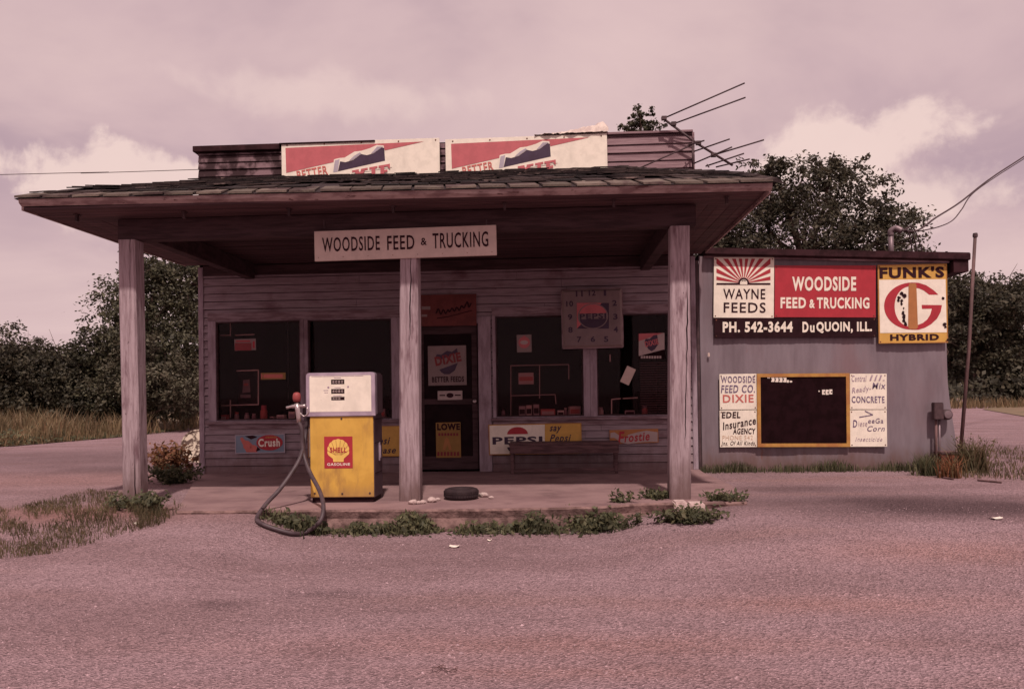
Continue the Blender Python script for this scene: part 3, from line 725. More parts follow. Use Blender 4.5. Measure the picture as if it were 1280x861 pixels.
mb.poly([(XL-.05, .01, -.3), (top[0][0], top[0][1], -.3), (top[0][0], top[0][1], 0), (XL-.05, .01, 0)])
mb.build('porch_floor', [m_slab, m_slab_side], store)

# ------------------------------------------------------------------ roof billboards
def dixie(dx, dy, label, corners):
    sg = Sign('billboard', label, 'sign', *corners, -.055, .02, 'roof signs on the parapet')
    sg.panel(m_cream)
    k = 1280/220; Z = lambda x, y: (340+dx+x/k, 150+dy+y/k)
    red = MB(); sg.poly(red, [Z(98,205), Z(1105,158), Z(104,386)], .003); sg.done(red, 'red_wedge', m_fadered)
    wt = MB(); sg.poly(wt, [Z(436,400), Z(452,288), Z(492,278), Z(528,276), Z(600,232), Z(650,226), Z(715,206), Z(762,184), Z(812,187), Z(838,305), Z(870,315), Z(872,345), Z(545,400)], .005); 
    sg.done(wt, 'emblem_border', m_cream, clip=[((0,0,.004),(0,0,-1))])
    nv = MB(); sg.poly(nv, [Z(480,376), Z(496,303), Z(535,309), Z(590,293), Z(650,250), Z(690,258), Z(742,244), Z(800,202), Z(817,206), Z(823,298)], .007); sg.done(nv, 'emblem', m_navy)
    li = MB(); sg.poly(li, [Z(446,383), Z(458,296), Z(492,288), Z(478,378)], .007); sg.poly(li, [Z(600,262), Z(640,238), Z(650,247), Z(588,290), Z(560,298)], .008); sg.poly(li, [Z(742,224), Z(764,196), Z(808,196), Z(800,201), Z(740,242), Z(720,246)], .008); sg.done(li, 'emblem_shading', m_lilac)
    tx = MB(); sg.text(tx, 'BETTER', 365+dx+6, 410+dx, 211.5+dy-1, 222+dy, .006, .02, 0, rad(9)); sg.done(tx, 'lettering', m_inkred, clip=[((0,0,.004),(0,0,-1))]); tx = MB()
    # slab letters D I X I E, tilted, lower half below the roof line
    ux = rad(10); org = Z(455, 452)
    def P(u, v):    # letter space in zoomed pixels
        return Z(455+u*math.cos(ux), 484-u*math.sin(ux)-v)
    lf = [.009]
    def pl(pts): lf[0] += .0004; sg.poly(tx, [P(*q) for q in pts], lf[0])
    H = 92
    def I(x, w): pl([(x,0),(x+w,0),(x+w,16),(x+w*.74,16),(x+w*.74,H-16),(x+w,H-16),(x+w,H),(x,H),(x,H-16),(x+w*.26,H-16),(x+w*.26,16),(x,16)])
    
    pl([(138,0),(172,0),(238,H),(204,H)]); pl([(204,0),(238,0),(172,H),(138,H)]); pl([(130,0),(178,0),(178,14),(130,14)]); pl([(130,H-14),(180,H-14),(180,H),(130,H)]); pl([(196,H-14),(246,H-14),(246,H),(196,H)])
    R4 = lambda a, b_, c, d: pl([(a,c),(b_,c),(b_,d),(a,d)])
    R4(274, 302, 0, H); R4(258, 318, H-14, H); R4(258, 318, 0, 14)
    R4(340, 368, 0, H); R4(326, 410, H-15, H); R4(326, 410, 0, 15); R4(368, 392, 38, 54)
    pl([(392,H-15),(410,H-15),(412,H-34),(404,H-34)])
    sg.done(tx, 'lettering', m_fadered, clip=[((0,0,.004),(0,0,-1))])
    nl = MB()
    for i in range(5):
        q = Z(110+i*270, 186-i*10); c = sg.p(*q); nl.lathe([(.012,0),(.009,.006)], 8, (c[0], -.001, c[1]), 'y')
    sg.done(nl, 'nail', m_rust)
    return sg
dixie(0, 0, 'left cream and red roof sign, its top edge under a dark strip', ((352,180),(549.5,171.5),(549.5,219),(352,223)))
dixie(207, -5.2, 'right cream and red roof sign, below the crumpled white sheet', ((557,175.5),(758,166),(760,212),(557,217)))
# crumpled plastic on top
mb = MB(); n, k = 44, 10
A_, B_ = at(668,168,-.06), at(760,164,-.06)
prof = [(0,0),(.3,3),(.55,7),(.8,11),(.93,15),(1,9)]
def hgt(t):
    for (a, ha), (b_, hb) in zip(prof, prof[1:]):
        if t <= b_: return (ha+(hb-ha)*(t-a)/(b_-a))/86
    return 0
vs = []
for j in range(k+1):
    for i in range(n+1):
        t = i/n; p = A_.lerp(B_, t); f = j/k; s_ = math.sin(f*math.pi)
        nz = noise.noise(Vector((t*9, f*3, 0)))
        vs.append((p.x+.03*noise.noise(Vector((t*7,f*4,5))), -.09+f*.30+.04*nz, p.z-.01+hgt(t)*(s_**.6)*(1+.5*nz)+.02*noise.noise(Vector((t*26,f*9,2)))))
mb.add(vs, [(j*(n+1)+i, j*(n+1)+i+1, (j+1)*(n+1)+i+1, (j+1)*(n+1)+i) for j in range(k) for i in range(n)])
tag(mb.build('plastic_sheet', MAT('crumpled sheet', (.62,.51,.45), (.46,.36,.33), scale=6, stretch=(2,1,1), rough=.6, bump=.8, bscale=12), smooth=False), 'crumpled whitish sheet lying over the top of the right roof sign', 'sheet')

# ------------------------------------------------------------------ hanging name sign
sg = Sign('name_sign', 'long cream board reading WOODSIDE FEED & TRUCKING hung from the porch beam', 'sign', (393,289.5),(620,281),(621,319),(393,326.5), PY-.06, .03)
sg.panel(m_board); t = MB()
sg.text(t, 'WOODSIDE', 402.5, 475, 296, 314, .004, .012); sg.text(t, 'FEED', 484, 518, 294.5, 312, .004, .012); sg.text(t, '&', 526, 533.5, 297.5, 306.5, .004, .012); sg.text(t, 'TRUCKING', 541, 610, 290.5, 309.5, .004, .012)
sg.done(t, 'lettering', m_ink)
mb = MB()
for px in (405, 608): q = sg.p(px, 285); mb.box(q[0]-.006, q[0]+.006, .005, .02, q[1], q[1]+.09)
sg.done(mb, 'hanger', m_darkmetal)
nl = MB()
for i in range(8):
    q = sg.p(398+i*31, 322-i*1.0); nl.lathe([(.005,0),(.004,.003)], 6, (q[0], 0, q[1]), 'y')
sg.done(nl, 'nail', m_rust)

# ------------------------------------------------------------------ signs on the store front
def pepsi_sign(label, x0, y0, group):
    X = lambda v: x0+v; Yv = lambda v: y0+v
    sg = Sign('soda_sign', label, 'sign', (X(0),Yv(1)), (X(116),Yv(-1)), (X(116),Yv(37)), (X(0),Yv(39)), -.05, .012, group)
    sg.panel(m_cream); ye = MB(); sg.rect(ye, X(70), X(115.5), Yv(-.5), Yv(37), .003); sg.done(ye, 'yellow_field', m_signyellow)
    sg.frame(m_frame_wood, .012, .006)
    r_ = MB(); c = sg.p(X(36), Yv(13)); r_.flat([(c[0]+13*sg.k*math.cos(rad(a)), c[1]+9*sg.k*math.sin(rad(a))) for a in range(0, 181, 12)], -.004); sg.done(r_, 'cap', m_red)
    b_ = MB(); c = sg.p(X(36), Yv(29)); b_.flat([(c[0]+13*sg.k*math.cos(rad(a)), c[1]+8*sg.k*math.sin(rad(a))) for a in range(180, 361, 12)], -.004); sg.done(b_, 'cap', m_navy)
    t = MB(); sg.text(t, 'PEPSI', X(4.5), X(67), Yv(16), Yv(25.5), .006, .035)
    sg.text(t, 'say', X(76), X(91), Yv(3.0), Yv(12), .006, .02, .35); sg.text(t, 'Pepsi', X(76), X(103), Yv(13), Yv(25), .006, .02, .35); sg.text(t, 'please', X(77), X(110), Yv(25.5), Yv(36), .006, .02, .35)
    sg.done(t, 'lettering', m_navy)
pepsi_sign('white and yellow soda sign low on the wall behind the bench', 611, 529.5, 'soda signs under the windows')
pepsi_sign('white and yellow soda sign half hidden behind the fuel pump', 385, 533, 'soda signs under the windows')

sg = Sign('drink_sign', 'small blue grey drink sign with red oval reading Crush under the left window', 'sign', (294,543.5),(356,542),(356,565.5),(294,567), -.045, .01)
sg.panel(m_blue); sg.frame(m_lilac, .012, .004)
o_ = MB(); sg.poly(o_, [(300,548),(303,546),(306,550),(311,551),(316,556),(321,561),(322,565),(308,565),(305,558)], .003); sg.disc(o_, 309, 557, 5, 5, .004); sg.disc(o_, 317, 560, 4.5, 4, .004); sg.done(o_, 'fruit', m_inkred)
g_ = MB(); sg.poly(g_, [(306,545),(316,544),(322,546),(314,549)], .003); sg.poly(g_, [(322,558),(326,562),(320,564)], .005); sg.done(g_, 'leaf', m_ink)
r_ = MB(); sg.disc(r_, 337, 553, 16.5, 9.5, .004); sg.done(r_, 'oval', m_red)
t = MB(); sg.text(t, 'Crush', 323, 350, 548, 558, .006, .035); sg.done(t, 'lettering', m_white)
t = MB(); sg.text(t, 'ORANGE', 332, 346, 545.3, 547.3, .006, .01); sg.done(t, 'lettering', m_signyellow)

sg = Sign('banner_sign', 'small cream wavy banner sign reading Frostie beside the bench', 'sign', (762,537.5),(823,535.5),(823,553),(762,555), -.045, .008)
sg.panel(m_orange)
w_ = MB(); sg.poly(w_, [(763,541),(768,540),(774,544),(779,548),(786,543),(797,540),(808,538),(822,540),(822,552),(810,552),(797,553),(785,555),(777,553),(768,547),(763,547)], .003); sg.done(w_, 'banner', m_dim)
t = MB(); sg.text(t, 'F', 772, 781, 539, 555, .006, .03, .25); sg.text(t, 'rostie', 780, 812, 541, 551.5, .006, .02, .25, rad(3)); sg.done(t, 'lettering', m_red)

# square soda clock
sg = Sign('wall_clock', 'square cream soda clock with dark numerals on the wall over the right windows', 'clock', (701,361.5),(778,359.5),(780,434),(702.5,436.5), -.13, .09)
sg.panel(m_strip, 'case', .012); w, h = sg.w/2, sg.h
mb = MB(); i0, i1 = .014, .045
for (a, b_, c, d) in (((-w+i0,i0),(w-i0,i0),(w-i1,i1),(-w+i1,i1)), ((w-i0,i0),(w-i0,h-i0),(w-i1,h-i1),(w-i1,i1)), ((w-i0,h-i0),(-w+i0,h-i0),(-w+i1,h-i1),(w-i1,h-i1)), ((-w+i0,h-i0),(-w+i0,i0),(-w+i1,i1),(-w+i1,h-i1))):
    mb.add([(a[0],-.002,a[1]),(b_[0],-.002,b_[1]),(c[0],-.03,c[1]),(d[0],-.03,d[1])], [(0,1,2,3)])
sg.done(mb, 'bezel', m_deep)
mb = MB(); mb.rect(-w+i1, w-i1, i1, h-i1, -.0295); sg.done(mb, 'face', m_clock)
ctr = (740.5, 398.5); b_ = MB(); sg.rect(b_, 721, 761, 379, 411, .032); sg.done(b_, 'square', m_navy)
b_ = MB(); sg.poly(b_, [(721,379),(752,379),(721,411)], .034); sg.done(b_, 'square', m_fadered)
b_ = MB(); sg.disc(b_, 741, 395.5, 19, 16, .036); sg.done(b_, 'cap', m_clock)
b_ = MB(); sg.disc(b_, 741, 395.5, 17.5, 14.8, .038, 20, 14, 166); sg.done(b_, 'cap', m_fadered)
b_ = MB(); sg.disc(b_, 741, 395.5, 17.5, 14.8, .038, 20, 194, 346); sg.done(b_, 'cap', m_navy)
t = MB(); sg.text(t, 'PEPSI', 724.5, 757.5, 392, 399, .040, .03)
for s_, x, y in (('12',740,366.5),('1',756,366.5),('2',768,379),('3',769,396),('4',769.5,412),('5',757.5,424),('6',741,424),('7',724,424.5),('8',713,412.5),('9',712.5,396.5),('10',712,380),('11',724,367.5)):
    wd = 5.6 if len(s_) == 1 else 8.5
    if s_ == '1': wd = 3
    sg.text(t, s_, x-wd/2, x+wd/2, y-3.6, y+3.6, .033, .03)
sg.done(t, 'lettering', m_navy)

# door signs
DY = .030
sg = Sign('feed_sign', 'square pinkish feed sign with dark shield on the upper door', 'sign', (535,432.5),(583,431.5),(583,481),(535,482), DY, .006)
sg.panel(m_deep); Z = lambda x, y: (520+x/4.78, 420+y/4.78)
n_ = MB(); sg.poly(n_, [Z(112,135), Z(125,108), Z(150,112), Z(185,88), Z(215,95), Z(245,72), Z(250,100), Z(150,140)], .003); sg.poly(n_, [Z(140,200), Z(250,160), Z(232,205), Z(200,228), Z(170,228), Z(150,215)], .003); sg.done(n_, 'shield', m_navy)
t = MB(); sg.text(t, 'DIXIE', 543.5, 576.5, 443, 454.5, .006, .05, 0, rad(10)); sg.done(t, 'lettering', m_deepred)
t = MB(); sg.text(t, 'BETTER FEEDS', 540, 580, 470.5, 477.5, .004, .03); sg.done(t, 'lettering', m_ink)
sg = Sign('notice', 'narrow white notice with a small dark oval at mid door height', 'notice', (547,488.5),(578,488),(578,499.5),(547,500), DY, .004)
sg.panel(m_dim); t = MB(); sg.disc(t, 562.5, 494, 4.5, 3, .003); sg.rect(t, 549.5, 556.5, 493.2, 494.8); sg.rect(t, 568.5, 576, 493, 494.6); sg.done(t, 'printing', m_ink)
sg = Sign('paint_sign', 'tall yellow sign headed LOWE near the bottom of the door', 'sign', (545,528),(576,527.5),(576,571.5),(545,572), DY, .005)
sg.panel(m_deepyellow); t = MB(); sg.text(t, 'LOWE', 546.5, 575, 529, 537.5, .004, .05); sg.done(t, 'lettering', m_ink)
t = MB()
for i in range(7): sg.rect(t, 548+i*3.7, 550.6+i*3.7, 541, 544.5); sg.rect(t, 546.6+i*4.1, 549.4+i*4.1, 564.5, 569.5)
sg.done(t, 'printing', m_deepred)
t = MB(); sg.poly(t, [(556,549),(558.5,546.5),(561,549),(565,562),(561.5,562),(559,555),(557,562),(553.5,562)]); sg.done(t, 'figure', m_orange)
sg = Sign('drink_sign', 'long dull red sign with dark script above the door', 'sign', (524,368.5),(595,367.5),(596,406.5),(524,408), -.055, .012)
sg.panel(MAT('dull red enamel', (.15,.033,.03), (.11,.024,.022), rough=.6))
t = MB()
pts = [(545,392),(548,386),(551,393),(554,387),(557,392),(560,387),(562,390),(565,385),(568,389),(571,384),(574,388),(577,382),(580,385),(584,377),(586,384),(589,379)]
tp = [(*sg.p(*q),) for q in pts]; t.tube([(a, -.003, b_) for a, b_ in spline([(a, b_, 0) for a, b_ in tp], 4) and [(v.x, v.y) for v in spline([(a, b_, 0) for a, b_ in tp], 4)]], .010, 5)
tp = [sg.p(*q) for q in ((546,398),(560,396),(575,392),(590,388))]; t.tube([(a, -.003, b_) for a, b_ in tp], .006, 5)
sg.done(t, 'script', m_ink)
t = MB(); sg.rect(t, 527, 538, 383, 387); sg.rect(t, 527, 534, 393, 396); sg.done(t, 'printing', m_deep)

# window stickers
sg = Sign('window_card', 'small red card with white upper edge hanging in the leftmost window', 'card', (293,424),(320,423),(320,437.5),(293,438.5), .012, .003)
sg.panel(m_deep); t = MB(); sg.rect(t, 293.6, 314.5, 428.5, 438); sg.done(t, 'red_field', m_deepred)
t = MB(); sg.rect(t, 316, 318.5, 426.5, 435); sg.rect(t, 295, 313, 425.5, 427.3); sg.done(t, 'printing', m_red)
sg = Sign('window_sticker', 'narrow orange sticker with dark lettering in the leftmost window', 'sticker', (326,466),(357,465.5),(357,474),(326,474.5), .012, .003)
sg.panel(m_deepyellow); t = MB(); sg.rect(t, 329.5, 353.5, 467.6, 472.4); sg.poly(t, [(326.2,466.2),(329,470),(326.2,474.2)], .004); sg.done(t, 'printing', m_inkred)
sg = Sign('poster', 'dark poster with a pale fuel pump drawing in the leftmost window', 'poster', (298,464),(322,463.5),(322,505.5),(298,506), .5, .004)
sg.panel(m_slate); t = MB(); sg.poly(t, [(304,475),(312,474),(313,490),(303,491)]); sg.rect(t, 300.5, 313.5, 493, 497); sg.done(t, 'drawing', m_deep)
t = MB(); sg.rect(t, 305, 310.5, 479, 482, .005); sg.done(t, 'printing', m_inkred)
sg = Sign('window_sticker', 'white sticker with round dark red emblem in the window right of the door', 'sticker', (646,418.5),(664.5,418),(664.5,440),(646,440.5), .012, .003)
sg.panel(m_deep); t = MB(); sg.disc(t, 655.2, 428, 7.2, 7.2); sg.poly(t, [(653.5,421.5),(655.2,418.8),(657,421.5)]); sg.done(t, 'emblem', m_fadered)
t = MB(); sg.disc(t, 655.2, 428, 5, 2.6, .005); sg.done(t, 'emblem', m_dim)
sg = Sign('feed_sign', 'small pink and red feed sign with dark shield in the rightmost window', 'sign', (798,416.5),(831,415.5),(831,448.5),(798,449.5), .010, .003)
sg.panel(m_slate); t = MB(); sg.poly(t, [(798.4,417),(830.6,416),(830.6,436.5),(798.4,445)], .003); sg.done(t, 'pale_field', m_dim)
t = MB(); sg.poly(t, [(798.4,417),(829,416.2),(798.4,426.5)], .004); sg.done(t, 'red_wedge', m_fadered)
t = MB(); sg.poly(t, [(805.5,428),(807,423.5),(812,423.5),(817,419),(821.5,418.5),(823,430),(818.5,436.5),(814.5,439),(810.5,436.5)], .005); sg.done(t, 'shield', m_navy)
t = MB(); sg.text(t, 'DIXIE', 806, 823, 425, 432, .007, .04, 0, rad(12)); sg.done(t, 'lettering', m_fadered)
t = MB()
for i in range(8): sg.rect(t, 801+i*3.3, 803.4+i*3.3, 444.8, 448)
sg.done(t, 'printing', m_dim)
sg = Sign('paper_tag', 'tilted brownish paper tag hanging in the rightmost window', 'tag', (784,457),(795,461.5),(786,482),(775,476.5), .012, .003)
sg.panel(m_board)

# display racks and goods in the windows
def rods(name, label, segs, Y, mat=m_white, r=.009):
    mb = MB(); zs = []
    for (a, b_) in segs: mb.tube([at(*a, Y), at(*b_, Y)], r, 6)
    return tag(mb.build(name, mat), label, 'rack')
rods('display_rack', 'thin white wire rack standing inside the leftmost window', [((288,404),(288,420)),((272,419.5),(288,419)),((294,419),(318,418)),((296,463.5),(323,462.5)),((323,463),(323,506)),((272,507),(323,505.5)),((288,500),(288,522))], .35)
rods('display_rack', 'pale rack with two uprights inside the window right of the door', [((638.5,457),(638.5,521)),((674.5,457),(674.5,498)),((638,457),(711,455.5)),((638,494.5),(694,493)),((711,456),(711,474)),((694,493),(695,505))], .4, m_board, .007)
rods('display_rack', 'short white shelf rail inside the rightmost window', [((764.5,499),(776,498)),((778.5,498),(797,497)),((764.5,499),(764.5,517)),((762.5,443),(762.5,452))], .3)
MB().box(W1[0]+.0, W2[1], .14, .62, ZS-.04, ZS+.005).build('display_shelf', m_beam, store); MB().box(W3[0]+.0, W4[1], .14, .62, ZS-.04, ZS+.005).build('display_shelf', m_beam, store)
zsh = ZS+.006
def jar(px, wpx, hpx, label, lidm, bm_):
    q = at(px, 520, .32); r = wpx/84/2; h = hpx/84
    t_ = thing('jar', label, 'jar', (q.x, .32, zsh), group='goods in the windows')
    MB().lathe([(r*.9,0),(r,.01),(r,h*.62),(r*.72,h*.76)], 12, (q.x,.32,zsh)).build('body', bm_, t_, smooth=True)
    MB().lathe([(r*.76,h*.762),(r*.76,h),(r*.7,h*1.02)], 12, (q.x,.32,zsh)).build('lid', lidm, t_)
def carton(px, wpx, hpx, label, mt, rz=0):
    q = at(px, 520, .30); w_, h = wpx/84, hpx/84
    mb = MB(); mb.box(-w_/2, w_/2, -.05, .05, 0, h); mb.cur = 1; mb.box(-w_*.42, w_*.42, -.0525, -.0505, h*.25, h*.7)
    for v in mb.v: v.xyz = Vector((q.x+v.x*math.cos(rz)-v.y*math.sin(rz), .30+v.x*math.sin(rz)+v.y*math.cos(rz), zsh+v.z))
    tag(mb.build('carton', mt), label, 'carton', 'goods in the windows')
jar(308.5, 6, 9, 'small pale jar, left one of a pair on the leftmost window shelf', m_strip, m_dim); jar(317.5, 6, 8, 'small pale jar, right one of a pair on the leftmost window shelf', m_dim, m_strip)
jar(330, 9, 18, 'tall dark red jar on the leftmost window shelf', m_fadered, m_inkred)
carton(341, 5, 4, 'tiny pale carton right of the tall red jar', [m_board, m_ink]); carton(352, 10, 6, 'low white carton on the leftmost window shelf', [m_white, m_dim]); carton(366, 8, 10, 'upright white carton beside the pump nozzle in the window', [m_white, m_lilac])
carton(653, 8, 13, 'pale carton at the left of a row right of the door', [m_dim, m_ink]); carton(661.5, 7, 14, 'lettered carton in the middle of a row right of the door', [m_board, m_ink]); carton(670.5, 7, 15, 'pale carton at the right of a row right of the door', [m_dim, m_ink])
carton(685, 18, 9, 'long dull red carton on the shelf right of the door', [m_inkred, m_board]); carton(718, 14, 12, 'squat pinkish carton beside the window mullion', [m_board, m_inkred], .2); jar(629, 5, 11, 'slim dark jar at the left end of the right shelf', m_ink, m_strip)
jar(751, 7, 10, 'round pale jar right of the window mullion', m_dim, m_board)
carton(281, 8, 7, 'small dark red carton at the left end of the leftmost window shelf', [m_inkred, m_board]); jar(296, 6, 10, 'slim pale jar left of the pair on the leftmost window shelf', m_inkred, m_dim)
carton(402, 14, 10, 'pale carton in the window behind the fuel pump', [m_board, m_ink]); carton(478, 9, 12, 'pale carton in the window between pump and middle post', [m_dim, m_inkred])
carton(701, 8, 7, 'small white carton between the long red carton and the squat pinkish one', [m_white, m_ink]); jar(707, 5, 10, 'slim pale jar left of the squat pinkish carton', m_board, m_strip)
carton(787, 12, 6, 'low pale carton under the short shelf rail', [m_dim, m_ink]); jar(806, 7, 11, 'reddish jar before the dark blind', m_strip, m_inkred)
q0, q1 = at(648,466,.38), at(667,480,.38)
mb = MB(); mb.box(q0.x, q1.x, .38, .46, q1.z, q0.z); mb.cur = 1; mb.rect(q0.x+.01, q1.x-.01, q1.z+.05, q0.z-.06, .3785); tag(mb.build('carton', [m_board, m_inkred]), 'pinkish carton with red band hung on the rack right of the door', 'carton', 'goods in the windows')
# venetian blind behind the rightmost pane
mb = MB(); x0, x1 = at(800,460,.1).x, W4[1]-.03
for i in range(22): mb.box(x0, x1, .085, .11, ZS+.05+i*.034, ZS+.056+i*.034)
tag(mb.build('window_blind', MAT('blind slats', (.16,.09,.095), rough=.7)), 'dark slatted blind in the rightmost window', 'blind')

# ------------------------------------------------------------------ bench
bx0, bx1 = at(637,560,-.48).x, at(773.5,560,-.48).x
bench = thing('bench', 'low dark wooden bench under the right windows', 'bench', ((bx0+bx1)/2, -.3, 0))
MB().box(bx0-.01, bx1+.01, -.50, -.12, .40, .435).build('seat', m_bench, bench, bevel=.005)
MB().box(bx0, bx1, -.492, -.465, .285, .398).build('apron', m_bench, bench, bevel=.004)
for x in (bx0+.01, bx1-.055):
    for y in (-.46, -.17): MB().box(x, x+.045, y, y+.045, .0, .398).build('leg', m_bench, bench, bevel=.004)
MB().box(bx0+.06, bx1-.06, -.452, -.43, .03, .075).build('stretcher', m_bench, bench, bevel=.003)

# ------------------------------------------------------------------ fuel pump
PF = PY-.10
x0, x1 = at(387.5,600,PF).x, at(468,600,PF).x; ux0, ux1 = at(383.5,490,PF).x, at(464.5,490,PF).x
ux0 = x0-.03; ux1 = x1+.02
zt, zm = at(425,465.5,PF).z, at(425,519,PF).z
pd = .40
pump = thing('fuel_pump', 'yellow and white fuel pump with red SHELL panel standing on the porch edge', 'fuel pump', ((x0+x1)/2, PF+pd/2, 0))
MB().box(x0+.015, x1-.015, PF+.025, PF+pd-.02, .002, .05).build('base', m_black, pump, bevel=.004)
MB().box(x0, x1, PF+.012, PF+pd, .05, zm).build('cabinet', m_pumpside, pump, bevel=.008)
fp = MB().box(x0+.006, x1-.006, PF, PF+.011, .058, zm-.012).build('front_panel', m_yellow, pump, bevel=.005)
for z, xx in ((.10,x0+.05),(.10,x1-.05),(.095,(x0+x1)/2),(zm-.035,(x0+x1)/2)):
    MB().lathe([(.011,0),(.009,.006),(0,.007)], 10, (xx, PF-.0005, z), 'y').build('screw', m_darkmetal, fp)
# head: rounded-corner housing
def rrect(xa, xb, za, zb, r, n=5, top_only=True):
    pts = [(xa, za), (xb, za)] if top_only else []
    for cx_, cz_, a0 in ((xb-r, zb-r, 0), (xa+r, zb-r, 90)):
        for i in range(n+1): a = rad(a0+90*i/n); pts.append((cx_+r*math.cos(a), cz_+r*math.sin(a)))
    return pts
pr = rrect(ux0, ux1, zm, zt, .035); mb = MB(); n = len(pr)
mb.add([(a, PF-.012, b_) for a, b_ in pr]+[(a, PF+.10, b_) for a, b_ in pr], [tuple(range(n)), tuple(range(2*n-1, n-1, -1))]+[(i, n+i, n+(i+1) % n, (i+1) % n) for i in range(n)])
head = mb.build('head', m_steel, pump, bevel=.008)
MB().box(ux0+.012, ux1-.008, PF+.102, PF+pd+.005, zm+.002, zt-.006).build('head_case', m_pumpside, pump, bevel=.015)
fx0, fx1, fz0, fz1 = ux0+.04, ux1-.04, zm+.04, zt-.032
face = MB().flat(rrect(fx0, fx1, fz0, fz1, .015), PF-.0135).build('dial_face', m_cream, pump)
mb = MB()
hd = lambda px: at(px, 490, PF).x
hz = lambda py: at(425, py, PF).z
for (a, b_, c, d) in ((414.5,431,474.2,480),(414.5,431,486,491.8),(414.5,431,495.8,500)): mb.rect(hd(a), hd(b_), hz(d), hz(c), PF-.015)
mb.build('counter_window', m_black, face)
t = MB()
for row in ((475.5,478.8,4),(487.3,490.5,4),(496.7,499.2,3)):
    for i in range(row[2]): t.text('0' if i % 2 else '8', hd(416.2+i*3.6), hd(418.6+i*3.6), hz(row[1]), hz(row[0]), PF-.0165, .01)
t.build('digits', m_dim, face)
t = MB()
for a, b_, c in ((418,427,471.8),(418.5,426.5,484),(417,428,494.2),(405,411,487.3),(406,410.5,490)): t.rect(hd(a), hd(b_), hz(c+.8), hz(c), PF-.015)
for a, c in ((411,484),(435.5,483.5)): t.disc(hd(a), hz(c), .011, .011, PF-.0155, 12)
t.rect(hd(390), hd(455), hz(470.4), hz(469.7), PF-.015)
t.build('printing', m_inkpale, face)
MB().box(ux0-.004, ux1+.004, PF-.018, PF-.002, zm-.008, zm+.012).build('trim_strip', m_steel, pump, bevel=.004)
for z in (.30, .62, zm-.05): MB().box(x1+.0005, x1+.003, PF+.03, PF+pd-.03, z, z+.006).build('seam', m_black, pump)
# emblem panel
ex = lambda px: at(px, 560, PF).x
zz = lambda py: at(425, py, PF).z
em = MB().rect(ex(405.3), ex(440.8), zz(585), zz(545.3), PF-.003).build('emblem_panel', m_red, fp)
sh = MB(); cx_, cz_ = ex(423), zz(563)
pts = [(cx_-.055, zz(577)), (cx_-.058, zz(573))]
nl = 9
for i in range(nl):
    for j in range(4):
        a = 205-230*(i+j/4)/nl; rr = .118*(1+.05*math.sin(math.pi*(j/4)))
        pts.append((cx_+rr*math.cos(rad(a))*.96, cz_+rr*math.sin(rad(a))))
pts += [(cx_+.058, zz(573)), (cx_+.055, zz(577))]
sh.flat(pts, PF-.006); sh.build('shell_emblem', PAINT('shell yellow', (.80,.52,.13)), em)
ribs = MB()
for i in range(1, nl):
    a = rad(205-230*i/nl); c, s_ = math.cos(a), math.sin(a)
    p0 = (cx_+.03*c, cz_-.045+.0*s_); p1 = (cx_+.112*c, cz_+.112*s_)
    d_ = Vector((p1[0]-p0[0], p1[1]-p0[1])); nrm = Vector((-d_.y, d_.x)).normalized()*.0022
    ribs.flat([(p0[0]-nrm.x, p0[1]-nrm.y), (p0[0]+nrm.x, p0[1]+nrm.y), (p1[0]+nrm.x, p1[1]+nrm.y), (p1[0]-nrm.x, p1[1]-nrm.y)], PF-.0075)
ribs.build('ribs', m_orange, em)
t = MB(); t.text('SHELL', ex(412.6), ex(433.6), zz(565.2), zz(558.8), PF-.010, .03); t.build('lettering', m_red, em)
t = MB(); t.text('GASOLINE', ex(409), ex(437.5), zz(581.7), zz(578.3), PF-.006, .02); t.build('lettering', m_white, em)
# side details
mb = MB(); mb.box(x1, x1+.012, PF+.22, PF+.27, .42, .62); mb.box(x1+.012, x1+.02, PF+.23, PF+.26, .45, .59); mb.build('side_latch', m_steel, pump, bevel=.003)
# nozzle and holster at the left side
nx_ = ux0-.012
mb = MB(); mb.box(ux0-.05, ux0+.011, PF+.02, PF+.11, zm+.01, zm+.10); mb.build('holster', m_darkmetal, pump, bevel=.006)
ng = lambda px, py, dy=0: at(px, py, PF-.02)+Vector((0, dy, 0))
nz = thing('fuel_nozzle', 'chrome fuel nozzle with red guard hanging at the left side of the pump', 'nozzle', ng(375,515))
MB().tube(spline([ng(382,507), ng(376,507.5), ng(370,507.5), ng(364,508), ng(358,509.5)], 3), [.02]*3+[.018]*3+[.02]*3+[.015]*4, 8).build('lever', m_chrome, nz, smooth=True)
MB().tube([ng(371,504), ng(372.5,512), ng(373.5,522), ng(373.5,528)], [.028,.03,.026,.022], 10).build('body', m_chrome, nz, smooth=True)
mb = MB(); c = ng(371,496); mb.lathe([(.012,-.055),(.036,-.047),(.044,-.02),(.043,.015),(.034,.04),(.012,.05)], 14, c); mb.build('guard', m_redplastic, nz, smooth=True)
MB().tube(spline([ng(375,516), ng(380,520), ng(385,516), ng(384,509)], 4), .008, 6).build('trigger', m_chrome, nz, smooth=True)
